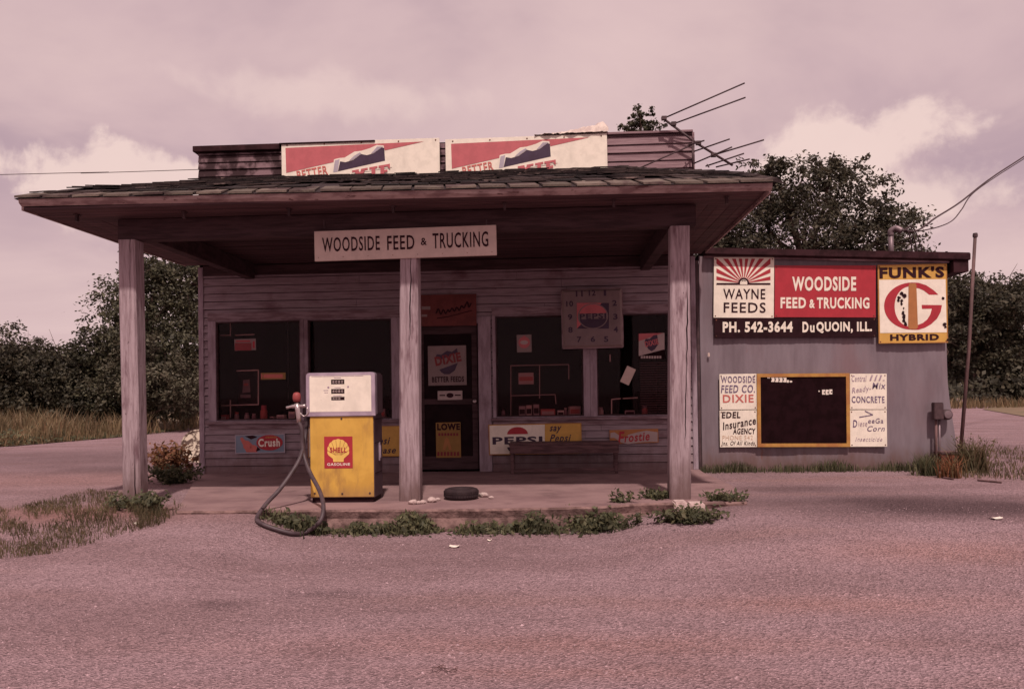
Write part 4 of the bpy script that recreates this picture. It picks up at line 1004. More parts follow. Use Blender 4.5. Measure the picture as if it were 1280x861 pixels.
# hose
def hz2(zx, zy): return (230+zx/2.53, 340+zy/2.53)
def hp(a, Y):
    q = at(*a, Y)
    surf = lambda q: 0 if q.y > SF-.01 else ground_z(q.x, q.y)
    if q.z < surf(q)+.03:
        if atz(*a, .03).y > SF+.03: return atz(*a, .03)
        q = atz(*a, -.17)
        for _ in range(25): q = q*.4+atz(*a, ground_z(q.x, q.y)+.032)*.6
    return q
pth = [((373.5,527),PF-.02),(hz2(373,500),PF-.03),(hz2(377,570),PF-.06),(hz2(398,632),PF-.18),(hz2(428,690),PF-.40),(hz2(441,740),SF-.13),(hz2(430,788),SF-.24),(hz2(385,822),-9),(hz2(345,826),-9),(hz2(290,812),-9),(hz2(242,793),-9),(hz2(232,774),-9),
       (hz2(262,730),SF-.04),(hz2(300,690),SF+.10),(hz2(340,635),SF+.25),(hz2(368,585),SF+.36),(hz2(384,520),PF+.06),((384,519),PF+.09)]
P = [hp(a, b_) if b_ > -8 else hp(a, 3) for a, b_ in pth]
tag(MB().tube(spline(P, 8), .0215, 10).build('fuel_hose', m_hose, smooth=True), 'dark fuel hose looping from the pump over the porch edge onto the gravel', 'hose')

# ------------------------------------------------------------------ things on the porch edge
q = atz(575, 625, 0); R_, h_ = .185, .118
tyre = thing('tire', 'small black tire lying flat on the porch edge', 'tire', (q.x, q.y+.12, 0))
MB().lathe([(R_*.62,.02),(R_*.80,.004),(R_*.95,.012),(R_,.03),(R_,h_-.03),(R_*.95,h_-.012),(R_*.80,h_-.002),(R_*.62,h_-.02),(R_*.57,h_*.5),(R_*.62,.02)], 36, (q.x, q.y+.12, .0), cap=False).build('tread', m_rubber, tyre, smooth=True)
mb = MB()
for i in range(40):
    a = 2*math.pi*i/40; c, s_ = math.cos(a), math.sin(a)
    for z0, z1 in ((.03,.054),(.062,.088)):
        p = lambda r, da, z: (q.x+r*math.cos(a+da), q.y+.12+r*math.sin(a+da), z)
        mb.hexa([p(R_-.003,-.055,z0),p(R_-.003,.055,z0),p(R_+.005,.055,z0),p(R_+.005,-.055,z0),p(R_-.003,-.055,z1),p(R_-.003,.055,z1),p(R_+.005,.055,z1),p(R_+.005,-.055,z1)])
mb.build('tread_blocks', m_rubber, tyre)
def stone(px, py, r, label, name='stone', mt=m_stone, z=None, cat='stone', group=None, sq=.6, seed=0):
    g0 = 0 if z is None else z
    p = atz(px, py, g0); gz = g0 if z is None else ground_z(p.x, p.y)
    bm = bmesh.new(); bmesh.ops.create_icosphere(bm, subdivisions=2, radius=r)
    mb = MB()
    for v in bm.verts:
        k = 1+.28*noise.noise(v.co/r*1.1+Vector((px, py, seed)))
        v.co *= k; v.co.z *= sq
    mb.add([(v.co.x+p.x, v.co.y+p.y, v.co.z+gz+r*sq*.7) for v in bm.verts], [tuple(x.index for x in f.verts) for f in bm.faces]); bm.free()
    return tag(mb.build(name, mt), label, cat, group)
for px, py, r, lab in ((516,630,.05,'flat pale stone at the foot of the middle post'),(523.5,629.5,.032,'small pale stone, second from the middle post'),(529,629,.036,'white stone midway between middle post and tire'),(540,627.5,.055,'broad pale stone left of the tire'),(547,625.5,.03,'small grey stone touching the left of the tire'),
                       (597,620,.04,'pale stone touching the right of the tire'),(605,621,.052,'round pale stone right of the tire'),(614,623,.03,'last small stone right of the tire')):
    stone(px, py, r, lab, group='stones beside the tire')
# block under the right post
p = at(863, 630, -3.5); mb = MB()
mb.box(p.x-.155, p.x-.02, -3.50, -3.27, -.16, .018); mb.box(p.x-.012, p.x+.15, -3.49, -3.30, -.16, .004)
o = mb.build('concrete_block', m_block, bevel=.014); tag(o, 'pale broken concrete block beside the foot of the right post', 'block')

# ------------------------------------------------------------------ shed
SX0, SX1 = 2.10, at(1187,450,0).x
shed = thing('metal_shed', 'grey corrugated metal shed with flat dark roof right of the store', 'shed', ((SX0+SX1)/2, 0, 0))
mb = MB(); per = .068; n = int((SX1-SX0)/per)*6; rows = 12
ztop = lambda x: 3.06+(2.90-3.06)*(x-SX0)/(SX1-SX0)
vs = []
for j in range(rows+1):
    for i in range(n+1):
        f = i/n; x = SX0+(SX1-SX0)*f; z = -.04+(ztop(x)+.04)*j/rows
        edge = S(.93, 1, f); t_ = j/rows
        xx = x+edge*(.035*math.sin(t_*4.2+2.6)+.05*S(.45,.1,t_)-.03*S(.6,.85,t_))
        y = -.0016*math.cos(2*math.pi*x/per)+.03*noise.noise(Vector((x*.9, z*.8, 4)))-.012*noise.noise(Vector((x*2.2, z*.3, 8)))
        pn = (x-SX0)/.66; y += .006*(int(pn) % 2) - edge*.03*S(.4,.1,t_)
        vs.append((xx, y, z))
mb.add(vs, [(j*(n+1)+i, j*(n+1)+i+1, (j+1)*(n+1)+i+1, (j+1)*(n+1)+i) for j in range(rows) for i in range(n)])
mb.build('front_wall', m_metal_wall, shed, smooth=True)
mb = MB(); mb.box(SX0, SX0+.02, .06, 5, -.04, 3.0); mb.box(SX1-.03, SX1-.01, .06, 5, -.04, 2.85); mb.box(SX0, SX1, 5, 5.03, -.04, 2.85); mb.build('side_wall', m_metal_wall, shed)
MB().box(XR+.02, SX0-.01, -.005, .06, -.04, 3.0).build('gap_strip', m_darkmetal, shed)  # dark strip filling the dark gap between store and shed
rx0, rx1 = 2.16, at(1211,325,-.1).x
zr = lambda x: ztop(x)+.005
mb = MB(); mb.hexa([(rx0,-.16,zr(rx0)),(rx1,-.16,zr(rx1)),(rx1,5.2,zr(rx1)),(rx0,5.2,zr(rx0)),(rx0,-.16,zr(rx0)+.095),(rx1,-.16,zr(rx1)+.105),(rx1,5.2,zr(rx1)+.1),(rx0,5.2,zr(rx0)+.1)]); mb.build('roof', m_roof_edge, shed, bevel=.01)
mb = MB(); mb.hexa([(rx0,-.05,zr(rx0)-.03),(SX1,-.05,zr(SX1)-.03),(SX1,-.03,zr(SX1)-.03),(rx0,-.03,zr(rx0)-.03),(rx0,-.05,zr(rx0)-.003),(SX1,-.05,zr(SX1)-.003),(SX1,-.03,zr(SX1)-.003),(rx0,-.03,zr(rx0)-.003)]); mb.build('trim_strip', m_strip, shed)
mb = MB(); mb.box(SX1+.02, rx1-.02, -.13, 5, zr(rx1)-.16, zr(rx1)-.004); mb.build('roof_edge_beam', m_roof_edge, shed)

# shed signs
SY = -.055
sg = Sign('feed_sign', 'white feed sign with red sunburst reading WAYNE FEEDS on the shed', 'sign', (891.5,321),(967,322),(968,397),(893,397.5), SY, .015)
sg.panel(m_cream)
cxs, cys = 929.5, 354.2; bx = (895.5, 963.0, 323.5)
def hit(a):
    c, s_ = math.cos(a), math.sin(a); ts = []
    if s_ > 1e-6: ts.append((cys-bx[2])/s_)
    if c > 1e-6: ts.append((bx[1]-cxs)/c)
    if c < -1e-6: ts.append((bx[0]-cxs)/c)
    t_ = min(ts); return (cxs+c*t_, cys-s_*t_)
r_ = MB(); NR = 12; aw = 180/(2*NR+1)
for i in range(NR):
    a0, a1 = rad(aw*(2*i+1)-aw*.02), rad(aw*(2*i+2)+aw*.02); pts = [(cxs+6.5*math.cos(a0), cys-6.5*math.sin(a0)), hit(a0)]
    for corner in ((bx[1], bx[2]), (bx[0], bx[2])):
        ac = math.atan2(cys-corner[1], corner[0]-cxs)
        if a0 < ac < a1: pts.append(corner)
    pts += [hit(a1), (cxs+6.5*math.cos(a1), cys-6.5*math.sin(a1))]
    sg.poly(r_, pts, .003)
sg.done(r_, 'sunburst', m_red)
t = MB(); sg.rect(t, 895.5, 963, 353.8, 356, .004); sg.disc(t, cxs, cys+.5, 7, 7.6, .005, 20, 0, 180)
sg.text(t, 'WAYNE', 904, 956.5, 361, 374, .004, .012); sg.text(t, 'FEEDS', 904.5, 957, 378, 391, .004, .012); sg.done(t, 'lettering', m_ink)
t = MB(); sg.disc(t, cxs, cys, 4.6, 4.8, .007, 16, -20, 200); sg.done(t, 'sun', m_cream)
t = MB()
for i in range(5): a = rad(30+30*i); sg.disc(t, cxs+3*math.cos(a)*.8, cys-2.2-1.4*math.sin(a), .7, .55, .009, 8)
sg.done(t, 'printing', m_ink)
sg = Sign('name_sign', 'red sign with white words WOODSIDE FEED & TRUCKING on the shed', 'sign', (968.3,331.5),(1094.5,332),(1095,396.5),(968.3,396.8), SY, .015)
sg.panel(m_red); t = MB(); sg.text(t, 'WOODSIDE', 990, 1070, 345.5, 364, .004, .035); sg.text(t, 'FEED', 975.5, 1007.5, 371.5, 385.5, .004, .035); sg.text(t, '&', 1011.5, 1018.5, 374, 385.3, .004, .035); sg.text(t, 'TRUCKING', 1021, 1086.5, 371.5, 386, .004, .035); sg.done(t, 'lettering', m_cream)
sg = Sign('phone_sign', 'long black sign with white telephone number under the red sign', 'sign', (893,397.8),(1095,397.2),(1095,421.5),(893.3,422.5), SY, .015)
sg.panel(m_black); t = MB(); sg.text(t, 'PH. 542-3644', 903, 991, 401.5, 415.5, .004, .04); sg.text(t, 'D', 1003, 1010.5, 402, 415.5, .004, .04); sg.text(t, 'u', 1012.5, 1018, 406.5, 415.5, .004, .03); sg.text(t, 'QUOIN, ILL.', 1020.5, 1089.5, 402, 416.5, .004, .04); sg.done(t, 'lettering', m_cream)

sg = Sign('seed_sign', 'yellow and white sign with red G and corn cob reading FUNK\'S HYBRID', 'sign', (1096.5,331),(1183,330),(1185.5,428),(1099,429.5), SY-.006, .015)
sg.panel(m_signyellow); Z = lambda x, y: (1085+x/7.17, 320+y/7.17)
t = MB(); sg.poly(t, [Z(98,214), Z(694,208), Z(705,684), Z(108,690)], .003); sg.done(t, 'white_field', m_cream)
G = MB(); left = []
for i in range(0, 25): a = rad(90+180*i/24); left.append(Z(395+252*math.cos(a), 449-211*math.sin(a)))
inner = []
for i in range(24, -1, -1): a = rad(90+180*i/24); inner.append(Z(372+135*math.cos(a), 452-178*math.sin(a)))
sg.poly(G, left+[Z(395,640)]+inner[2:-2]+[Z(395,262)], .005)
sg.poly(G, [Z(390,238), Z(450,240), Z(520,262), Z(585,305), Z(630,347), Z(546,347), Z(500,310), Z(455,290), Z(390,282)], .005)
sg.poly(G, [Z(480,438), Z(662,440), Z(650,500), Z(618,560), Z(565,610), Z(510,642), Z(450,660), Z(390,661), Z(390,622), Z(440,620), Z(490,600), Z(530,568), Z(556,525), Z(572,472), Z(482,474)], .005)
sg.done(G, 'letter_g', m_red)
t = MB(); sg.poly(t, [Z(362,262), Z(372,245), Z(424,245), Z(432,262), Z(446,640), Z(430,655), Z(372,655), Z(358,640)], .007); sg.done(t, 'corn_cob', m_orange)
t = MB(); sg.text(t, 'FUNK\'S', 1099, 1180, 333.2, 347.8, .005, .045); sg.text(t, 'HYBRID', 1112.5, 1173.5, 417.5, 425.5, .005, .045); sg.done(t, 'lettering', m_ink)
t = MB(); r = random.Random(5)
for x, y, rr in ((300,335,16),(325,360,18),(275,375,16),(270,400,13),(300,400,14),(298,430,12),(318,468,8),(312,510,15),(322,545,18),(320,580,15),(335,612,18),(672,380,14),(682,612,16),(690,635,12),(712,750,10)):
    pts = [(x+rr*r.uniform(.6,1.25)*math.cos(rad(a)), y+rr*r.uniform(.7,1.4)*math.sin(rad(a))) for a in range(0, 360, 36)]
    sg.poly(t, [Z(*q) for q in pts], .009)
sg.done(t, 'chipped_enamel', m_black)
sg.frame(m_frame_wood, .012, .002)

lb = Sign('letter_board', 'black letter board in an ochre frame with scattered white letters on the shed', 'sign board', (946.5,467),(1062,466.5),(1062,558),(946.5,558.5), SY-.01, .02)
lb.panel(m_slate); lb.frame(m_frame_wood, .048, .012)
t = MB()
for x, y, w_, h_ in ((957,471,3.5,1.8),(962,471.2,4,6),(967,471.4,4,6),(972,471.4,4,6.2),(977,471.6,4,6),(981.5,475,2.5,3),(985,475.8,3,2)): lb.rect(t, x+4-2, x+w_+2, y, y+h_, .004)
for x, y, w_, h_ in ((1023,488,1.8,1.6),(1027.5,487,4,6),(1032,487,4,6.2),(1036.5,486.6,4,6)): lb.rect(t, x, x+w_-.3, y, y+h_, .004)
lb.done(t, 'letter', m_white)
t = MB()
for x, y in ((963,474),(968,474),(973,474.5),(978,474),(1029,490),(1033.6,490),(1038,489.5)): lb.rect(t, x+.6, x+1.8, y-.8, y+1.2, .006)
lb.done(t, 'letter', m_ink)
sg = Sign('painted_panel', 'white panel lettered WOODSIDE FEED CO. DIXIE at the upper left of the letter board', 'sign', (899.5,467.5),(946,467),(946,511.5),(899.5,512), SY, .01, 'lettered panels around the letter board')
sg.panel(m_cream); t = MB(); sg.text(t, 'WOODSIDE', 901, 944, 470, 478.5, .004, .02); sg.text(t, 'FEED CO.', 901, 943.5, 481, 491, .004, .02, .15); sg.done(t, 'lettering', m_inkviolet)
t = MB(); sg.text(t, 'DIXIE', 903.5, 942, 493, 503, .004, .02); sg.done(t, 'lettering', m_inkred)
sg = Sign('painted_panel', 'white panel lettered EDEL Insurance AGENCY at the lower left of the letter board', 'sign', (899.5,512.8),(946,512.4),(946.5,558.5),(900,559), SY, .01, 'lettered panels around the letter board')
sg.panel(m_cream); t = MB(); sg.text(t, 'EDEL', 902, 925.5, 514.5, 522.5, .004, .03, .1); sg.text(t, 'Insurance', 902.5, 945, 524, 534, .004, .02, .3, rad(10)); sg.text(t, 'AGENCY', 916, 944.5, 535, 542.5, .004, .03, .15); sg.text(t, 'Ins. Of All Kinds', 902, 943.5, 551, 556.5, .004, .01, .3); sg.done(t, 'lettering', m_ink)
t = MB(); sg.text(t, 'PHONE 542', 903, 941, 544, 549.5, .004, .0); sg.done(t, 'lettering', m_inktan)
sg = Sign('painted_panel', 'white panel with worn words ending CONCRETE at the upper right of the letter board', 'sign', (1062.5,467),(1108.5,467),(1108.5,511.5),(1062.5,511.5), SY, .01, 'lettered panels around the letter board')
sg.panel(m_cream); t = MB(); sg.text(t, 'CONCRETE', 1064.5, 1105.5, 495, 503.5, .004, .02); sg.text(t, 'Mix', 1090, 1107, 478, 486, .004, .01, .2); sg.done(t, 'lettering', m_inkviolet)
t = MB(); sg.text(t, 'Central', 1064.5, 1083, 469, 477, .004, .01, .15); sg.text(t, 'Ill.', 1086.5, 1106, 468.5, 476, .004, .01, .2); sg.text(t, 'Ready-', 1064.5, 1089, 483, 492, .004, .01, .3, rad(8)); sg.done(t, 'lettering', m_inkpale)
sg = Sign('painted_panel', 'white panel with a faded arrow and script at lower right of the letter board', 'sign', (1062.5,512.4),(1108.5,512.2),(1109,558),(1062.5,558.3), SY, .01, 'lettered panels around the letter board')
sg.panel(m_cream); t = MB()
def stroke(mb, pts, wd=.6, lift=.004):
    for (a, b_), (c, d) in zip(pts, pts[1:]):
        n_ = Vector((-(d-b_), c-a)); n_ = n_.normalized()*wd; sg.poly(mb, [(a-n_.x, b_-n_.y), (c-n_.x, d-n_.y), (c+n_.x, d+n_.y), (a+n_.x, b_+n_.y)], lift)
stroke(t, [(1081,513.5),(1091,518.3),(1074,521.3)]); sg.text(t, 'D', 1066, 1071.5, 524.5, 534, .004, .02, .1); sg.text(t, 'eeGa', 1085, 1104, 522.5, 529, .004, .01, .1); sg.text(t, 'Corn', 1084, 1106, 532, 539, .004, .01, .3); sg.done(t, 'lettering', m_inkviolet)
t = MB(); sg.text(t, 'iese', 1073, 1084, 526, 533, .004, 0, .1); sg.text(t, 'Insecticide', 1069, 1103, 546, 551.5, .004, 0, .35); sg.done(t, 'lettering', m_inkpale)

# screw heads at the sign corners
for o_ in [o for o in COL.objects if o.type == 'EMPTY' and o.get('category') == 'sign' and -.08 < o.location.y < -.05 and o.location.x > 2]:
    pn = next(c for c in o_.children if c.name.startswith('panel')); xs = [v.co.x for v in pn.data.vertices]; zs = [v.co.z for v in pn.data.vertices]
    for x in (min(xs)+.025, max(xs)-.025):
        for z in (min(zs)+.025, max(zs)-.025):
            MB().lathe([(.0095,0),(.008,.004),(.0,.005)], 8, (x, -.001, z), 'y').build('screw', m_rust, o_, local=True)
# shed side clutter
mb = MB(); a, b_ = at(1219,294,.7), at(1199,565,.7); b_.z = -.05
pole = thing('pipe_pole', 'tall thin rusty pipe pole leaning at the right corner of the shed', 'pole', (b_.x, b_.y, 0))
MB().tube([b_, b_.lerp(a, .5)+Vector((.02,0,0)), a], [.028,.026,.024], 8).build('pipe', m_pipe, pole, smooth=True)
MB().lathe([(.034,-.03),(.036,0),(.03,.03),(.0,.035)], 10, a).build('cap', m_darkmetal, pole)
q = at(1171,513,-.10)
meter = thing('utility_meter', 'dark utility meter on two upright pipes at the right end of the shed', 'meter', (q.x, -.1, 0))
mb = MB(); p0, p1 = at(1165,503,-.1), at(1177,524,-.1); mb.box(p0.x, p1.x, -.17, -.07, p1.z, p0.z); mb.build('box', m_darkmetal, meter, bevel=.008)
c = at(1182,518,-.1); mb = MB(); mb.lathe([(.07,-.05),(.075,-.03),(.075,.03),(.05,.05)], 16, (c.x, -.12, c.z), 'y'); mb.build('dial', m_darkmetal, meter, smooth=True)
mb = MB(); mb.lathe([(.055,.052),(.05,.06),(.0,.065)], 16, (c.x, -.12, c.z), 'y'); mb.build('glass', m_greypipe, meter)
mb = MB(); mb.box(p1.x-.02, c.x, -.135, -.105, c.z-.015, c.z+.015); mb.build('bracket', m_darkmetal, meter)
for px, r in ((1169.5,.018),(1173.6,.016)): k_ = at(px,540,-.1); MB().tube([(k_.x, -.1, -.05), (k_.x+.01, -.1, p1.z+.01)], r, 8).build('pipe', m_greypipe if px > 1170 else m_pipe, meter, smooth=True)
p0, p1 = at(1175,563,-.16), at(1198,590,-.16)
rb = thing('rusty_box', 'rusty red metal box on the ground between the meter pipes and the leaning pole', 'box', ((p0.x+p1.x)/2, -.1, -.03))
MB().box(p0.x, p1.x, -.2, .12, -.05, p0.z-.05).build('body', MAT('red rust', (.28,.075,.045), (.14,.045,.035), scale=9, rough=.9, bump=.3), rb, bevel=.006)
MB().box(p0.x-.012, p1.x+.012, -.212, .132, p0.z-.049, p0.z-.015).build('lid', m_pipe, rb, bevel=.006)
q = at(887,443.5,-.02); tag(MB().box(q.x-.03, q.x+.0, -.045, -.03, q.z-.03, q.z+.03).build('scrap', m_board, bevel=.006), 'tiny pale scrap stuck on the shed wall below the phone sign', 'scrap')
# service mast
k_ = at(1114,315,.7)
mast = thing('service_mast', 'grey conduit mast with bent weather head and drooping wires on the shed roof', 'mast', (k_.x, .7, 3.05))
top_ = at(1114,293,.7)
MB().tube([(k_.x, .7, 3.02), (k_.x, .7, top_.z)], .036, 12).build('conduit', m_greypipe, mast, smooth=True)
MB().tube(spline([(k_.x, .7, top_.z-.02), (k_.x-.0, .69, top_.z+.05), (k_.x+.06, .66, top_.z+.08), (k_.x+.13, .62, top_.z+.03)], 5), [.042]*10+[.047]*6, 12).build('weather_head', m_greypipe, mast, smooth=True)
for i, (dx, dz) in enumerate(((.12,.0),(.17,.03),(.22,.06))):
    s_ = Vector((k_.x+.12, .62, top_.z+.02)); e_ = Vector((k_.x+.12+dx*1.4, .66, 3.02))
    MB().tube(spline([s_, s_+Vector((dx*.7, -.03, .0+dz)), e_+Vector((0,0,.18)), e_], 6), .010, 6).build('wire_loop', m_wire, mast, smooth=True)
def cable(name, label, pts, r, group=None): return tag(MB().tube(spline(pts, 10), r, 6).build(name, m_wire, smooth=True), label, 'wire', group)
A = Vector((k_.x+.36, .62, at(1143,288,.62).z))
E1, E2 = at(1300,183,5.0), at(1300,186,5.1)
anc = [Vector((k_.x+.14,.62,top_.z+.03)), A]
cable('power_cable', 'thick power cable dropping from upper right to the mast on the shed', anc+[at(1170,272,1.1), at(1200,253,1.9), at(1240,222,3.2), E1, E1+(E1-at(1240,222,3.2))*5], .015, 'power cables at the shed')
cable('power_cable', 'thin sagging power cable beneath the thick one', [A+Vector((0,.0,-.02)), at(1172,284,1.1), at(1190,276,1.6), at(1202,262,1.9), at(1215,243,2.3), at(1245,221,3.3), E2, E2+(E2-at(1245,221,3.3))*5], .009, 'power cables at the shed')
# thin wire at upper left
P0, P1 = at(-40,219.5,-.4), at(250,212,.3)
cable('overhead_wire', 'hair thin wire crossing the sky left of the parapet', [P0+(P0-P1)*6, P0, P0.lerp(P1,.5)-Vector((0,0,.01)), P1], .005)

# TV antenna
AY = -.16
ant = thing('tv_antenna', 'bent television antenna with long rods leaning over the right end of the parapet', 'antenna', at(866,215,AY))
MB().tube([at(827,147,AY), at(872,180,AY), at(916,207,AY)], .017, 8).build('boom', m_darkmetal, ant, smooth=True)
MB().tube([at(866,176,AY), at(866,205,AY), at(867,222,AY+.1)], .014, 8).build('mast', m_darkmetal, ant, smooth=True)
for a, b_ in (((830,148),(931,104)),((842,155),(932,122)),((866,181),(800,210)),((866,190),(912,174)),((866,205),(915,184)),((892,194),(955,175)),((882,208),(930,192)),((895,209),(937,199)),((884,206),(886,209)),((860,182),(880,176))):
    dy = 0 if a[0] < 880 else .12
    MB().tube([at(*a, AY+.02+dy*.2), at(*b_, AY-.35+dy)], .0105, 6).build('rod', m_wire if a[1] > 170 else m_darkmetal, ant, smooth=True)
for px, py in ((830,148),(842,155),(873,179),(892,194)): q = at(px, py, AY); MB().box(q.x-.035, q.x+.035, AY-.03, AY+.03, q.z-.025, q.z+.025).build('clamp', m_darkmetal, ant)

# lying drum
q = at(247,558,2.4)
drum = thing('steel_drum', 'white mottled drum lying on its side past the left corner of the store', 'drum', (q.x, 2.8, -.02))
R_ = .30; cz = q.z
m_drum = MAT('mottled white', (.70,.60,.48), (.13,.085,.07), scale=9, lo=.47, hi=.55, rough=.8)
MB().lathe([(R_,-.9),(R_,-.61),(R_+.012,-.6),(R_,-.59),(R_,-.31),(R_+.012,-.3),(R_,-.29),(R_,0)], 32, (q.x, 2.4, cz), 'y').build('body', m_drum, drum, smooth=False)
MB().lathe([(R_+.008,-.02),(R_+.008,.012),(R_-.015,.012),(R_-.02,.001)], 32, (q.x, 2.4, cz), 'y', cap=False).build('rim', m_drum, drum)
mb = MB(); mb.box(q.x-.28, q.x+.28, 2.5, 2.6, -.05, cz-R_+.03); mb.box(q.x-.28, q.x+.28, 3.0, 3.1, -.05, cz-R_+.03); mb.build('cradle', m_beam, drum)

# ------------------------------------------------------------------ vegetation
def leafquad(mb, p, d, size, r, asp=.55):
    d = d.normalized(); a = d.orthogonal().normalized(); a.rotate(Matrix.Rotation(r.uniform(0, 6.28), 3, d))
    b_ = d.cross(a); w_ = size*asp*.5
    mb.v += [p-a*size*.5, p+b_*w_, p+a*size*.5, p-b_*w_]; n = len(mb.v)
    mb.f.append((n-4, n-3, n-2, n-1)); mb.mi.append(0)
def tree(name, label, base, lobes, leaf, nleaf, mat, seed, trunk_r=.18, cat='tree', group=None, clump=.55, spread=1.0, trunk_h=None, stray=0.06):
    """lobes: (x, y, z, rx, rz) relative to base"""
    r = random.Random(seed); base = Vector(base)
    t_ = thing(name, label, cat, base, group=group)
    mb = MB(); hi = max(l[2] for l in lobes)
    ctop = Vector((0, 0, trunk_h or hi*.75))
    sp_ = [Vector((0,0,-.1)), Vector((r.uniform(-.1,.1), 0, ctop.z*.35)), Vector((r.uniform(-.2,.2), r.uniform(-.2,.2), ctop.z*.7)), ctop]
    sps = spline(sp_, 4); mb.tube(sps, [trunk_r*(1-.75*i/(len(sps)-1)) for i in range(len(sps))], 8)
    for l in lobes:
        c = Vector(l[:3]); st = sps[min(len(sps)-2, max(1, int(len(sps)*min(.8, max(.25, (c.z-l[4]*.8)/max(ctop.z, .1))))))]
        m1 = st.lerp(c, .5)+Vector((r.uniform(-.2,.2), r.uniform(-.2,.2), -.1*l[3])); q = spline([st, m1, c], 4)
        mb.tube(q, [trunk_r*.42*(1-.8*i/(len(q)-1)) for i in range(len(q))], 6)
        for _ in range(5):
            e = c+Vector((r.gauss(0,1), r.gauss(0,1), r.gauss(0,.7))).normalized()*l[3]*r.uniform(.6,.95)
            mb.tube([q[-3], c.lerp(e,.5)+Vector((0,0,.05)), e], [trunk_r*.14, trunk_r*.09, trunk_r*.03], 4)
    for v in mb.v: v += base
    mb.build('trunk', m_bark, t_, smooth=True)
    mb = MB(); tot = sum(l[3]**1.1*l[4]**.7 for l in lobes)
    for l in lobes:
        c = Vector(l[:3]); n = int(nleaf*l[3]**1.1*l[4]**.7/tot); ncl = max(6, n//34)
        for _ in range(ncl):
            u = Vector((r.gauss(0,1), r.gauss(0,1), r.gauss(0,1))).normalized(); rr = r.random()**.42*spread
            rr *= 1+.42*noise.noise(u*2.3+Vector((seed, l[0], l[2])))
            if r.random() < stray: rr *= 1.18
            cc = c+Vector((u.x*l[3]*rr, u.y*l[3]*rr, u.z*l[4]*rr)); cs = clump*l[3]*.42*r.uniform(.6,1.3)
            for _k in range(n//ncl):
                o_ = Vector((r.gauss(0,.5), r.gauss(0,.5), r.gauss(0,.36)))*cs
                nrm = (u*.5+Vector((r.uniform(-1,1), r.uniform(-1,1), r.uniform(-.2,1.3))))
                leafquad(mb, base+cc+o_, nrm, leaf*r.uniform(.65,1.35), r)
    mb.build('crown', mat, t_)
    return t_
def lob(*rows): return list(rows)
def depth(px, py, Y): return at(px, py, Y)
# left group: hedge and big tree
def place(px, Y): q = at(px, 490, Y); return (q.x, Y, -.03)
tree('broad_tree', 'tall leafy tree behind the left porch post', place(185, 17), lob((-.9,0,4.5,1.5,1.5),(.8,.3,5.0,1.8,1.6),(0,-.3,3.2,2.1,1.5),(1.9,-.2,3.6,1.6,1.6),(-1.3,-.6,2.2,1.4,1.2),(.4,0,6.0,1.2,.9),(1.9,.3,5.7,1.1,.9),(-.4,-1,1.3,1.7,1.1),(1.5,-1,1.7,1.6,1.3)), .135, 30000, m_leaf, 3, .2)
tree('broad_tree', 'dense tree between the left porch post and the store corner', place(238, 21), lob((0,0,5.2,2.2,1.9),(-1.6,-.4,3.2,1.7,1.6),(1.6,0,3.4,2.0,1.9),(0,-.6,1.7,2.2,1.4),(.6,0,7.2,1.5,1.1),(-1.2,0,6.3,1.0,.8)), .14, 18000, m_leaf, 4, .2)
tree('pale_bush', 'pale leafed bush low behind the left porch post', place(172, 14.5), lob((-.3,0,1.5,1.2,.9),(.9,.1,1.8,1.2,1.0),(.3,-.3,2.6,.9,.7),(1.7,0,1.2,.9,.8)), .12, 7500, m_leaf_pale, 5, .07, cat='bush')
for i, (px, Y, h, lab) in enumerate(((-20,15.5,3.8,'dark rounded bush at the left edge of the field'),(45,16.5,3.6,'dark bush second from the left edge of the field'),(98,16,3.7,'dark bush just left of the tall tree'),(-75,18,4.4,'dark bush beyond the left edge of the photograph'),(70,22,4.0,'dark thicket behind the left bushes'))):
    r = random.Random(40+i); w_ = 1.9
    tree('dark_bush', lab, place(px, Y), [(r.uniform(-.9,.9)*1.3, r.uniform(-.5,.5), h*f, w_*r.uniform(.55,.85), h*.2*r.uniform(.8,1.2)) for f in (.2,.3,.45,.55,.65,.78)]+[(0,0,h*.35,w_*1.2,h*.33)], .13, 14000, m_leaf_dark, 50+i, .12, cat='bush', group='bushes at the back of the left field', clump=.5, stray=.12)
# trees behind store and shed
tree('broad_tree', 'tall narrow tree top showing above the parapet behind the antenna', place(806, 15), lob((.05,0,10.35,.4,.5),(-.3,.1,9.9,.4,.4),(.4,0,9.95,.4,.45),(-.5,0,9.45,.32,.3),(.5,0,9.5,.4,.4),(0,0,9.4,.4,.4),(.2,0,9.75,.35,.4),(-.2,0,10.1,.3,.35),(0,0,7.5,1.2,1.3),(0,0,4.4,1.6,1.6)), .10, 16000, m_leaf, 6, .13, stray=.12)
tree('broad_tree', 'large spreading tree rising behind the shed roof', place(1010, 16), lob((-1.6,0,7.4,1.5,1.2),(-.2,.2,8.0,1.4,1.1),(1.4,0,7.7,1.5,1.2),(-2.4,-.3,5.9,1.6,1.3),(.2,-.6,6.2,2.0,1.4),(2.4,-.2,6.1,1.6,1.2),(3.5,0,5.4,1.1,.8),(-3.3,.2,5.6,1.2,1.0),(-2.9,.3,6.6,1.0,.8),(2.7,.1,6.9,1.0,.8),(-.6,0,4.0,2.2,1.5),(2.0,0,3.9,1.8,1.2),(-1.1,0,8.75,.75,.5),(.9,0,8.7,.85,.55)), .13, 42000, m_leaf_dark, 7, .28, stray=.14)
tree('broad_tree', 'smaller tree low over the left end of the shed roof', place(925, 20), lob((0,0,5.6,1.8,1.6),(-1.2,0,4.4,1.5,1.3),(1.3,0,4.6,1.6,1.4),(0,0,3,2.2,1.6)), .15, 12000, m_leaf_dark, 8, .18)
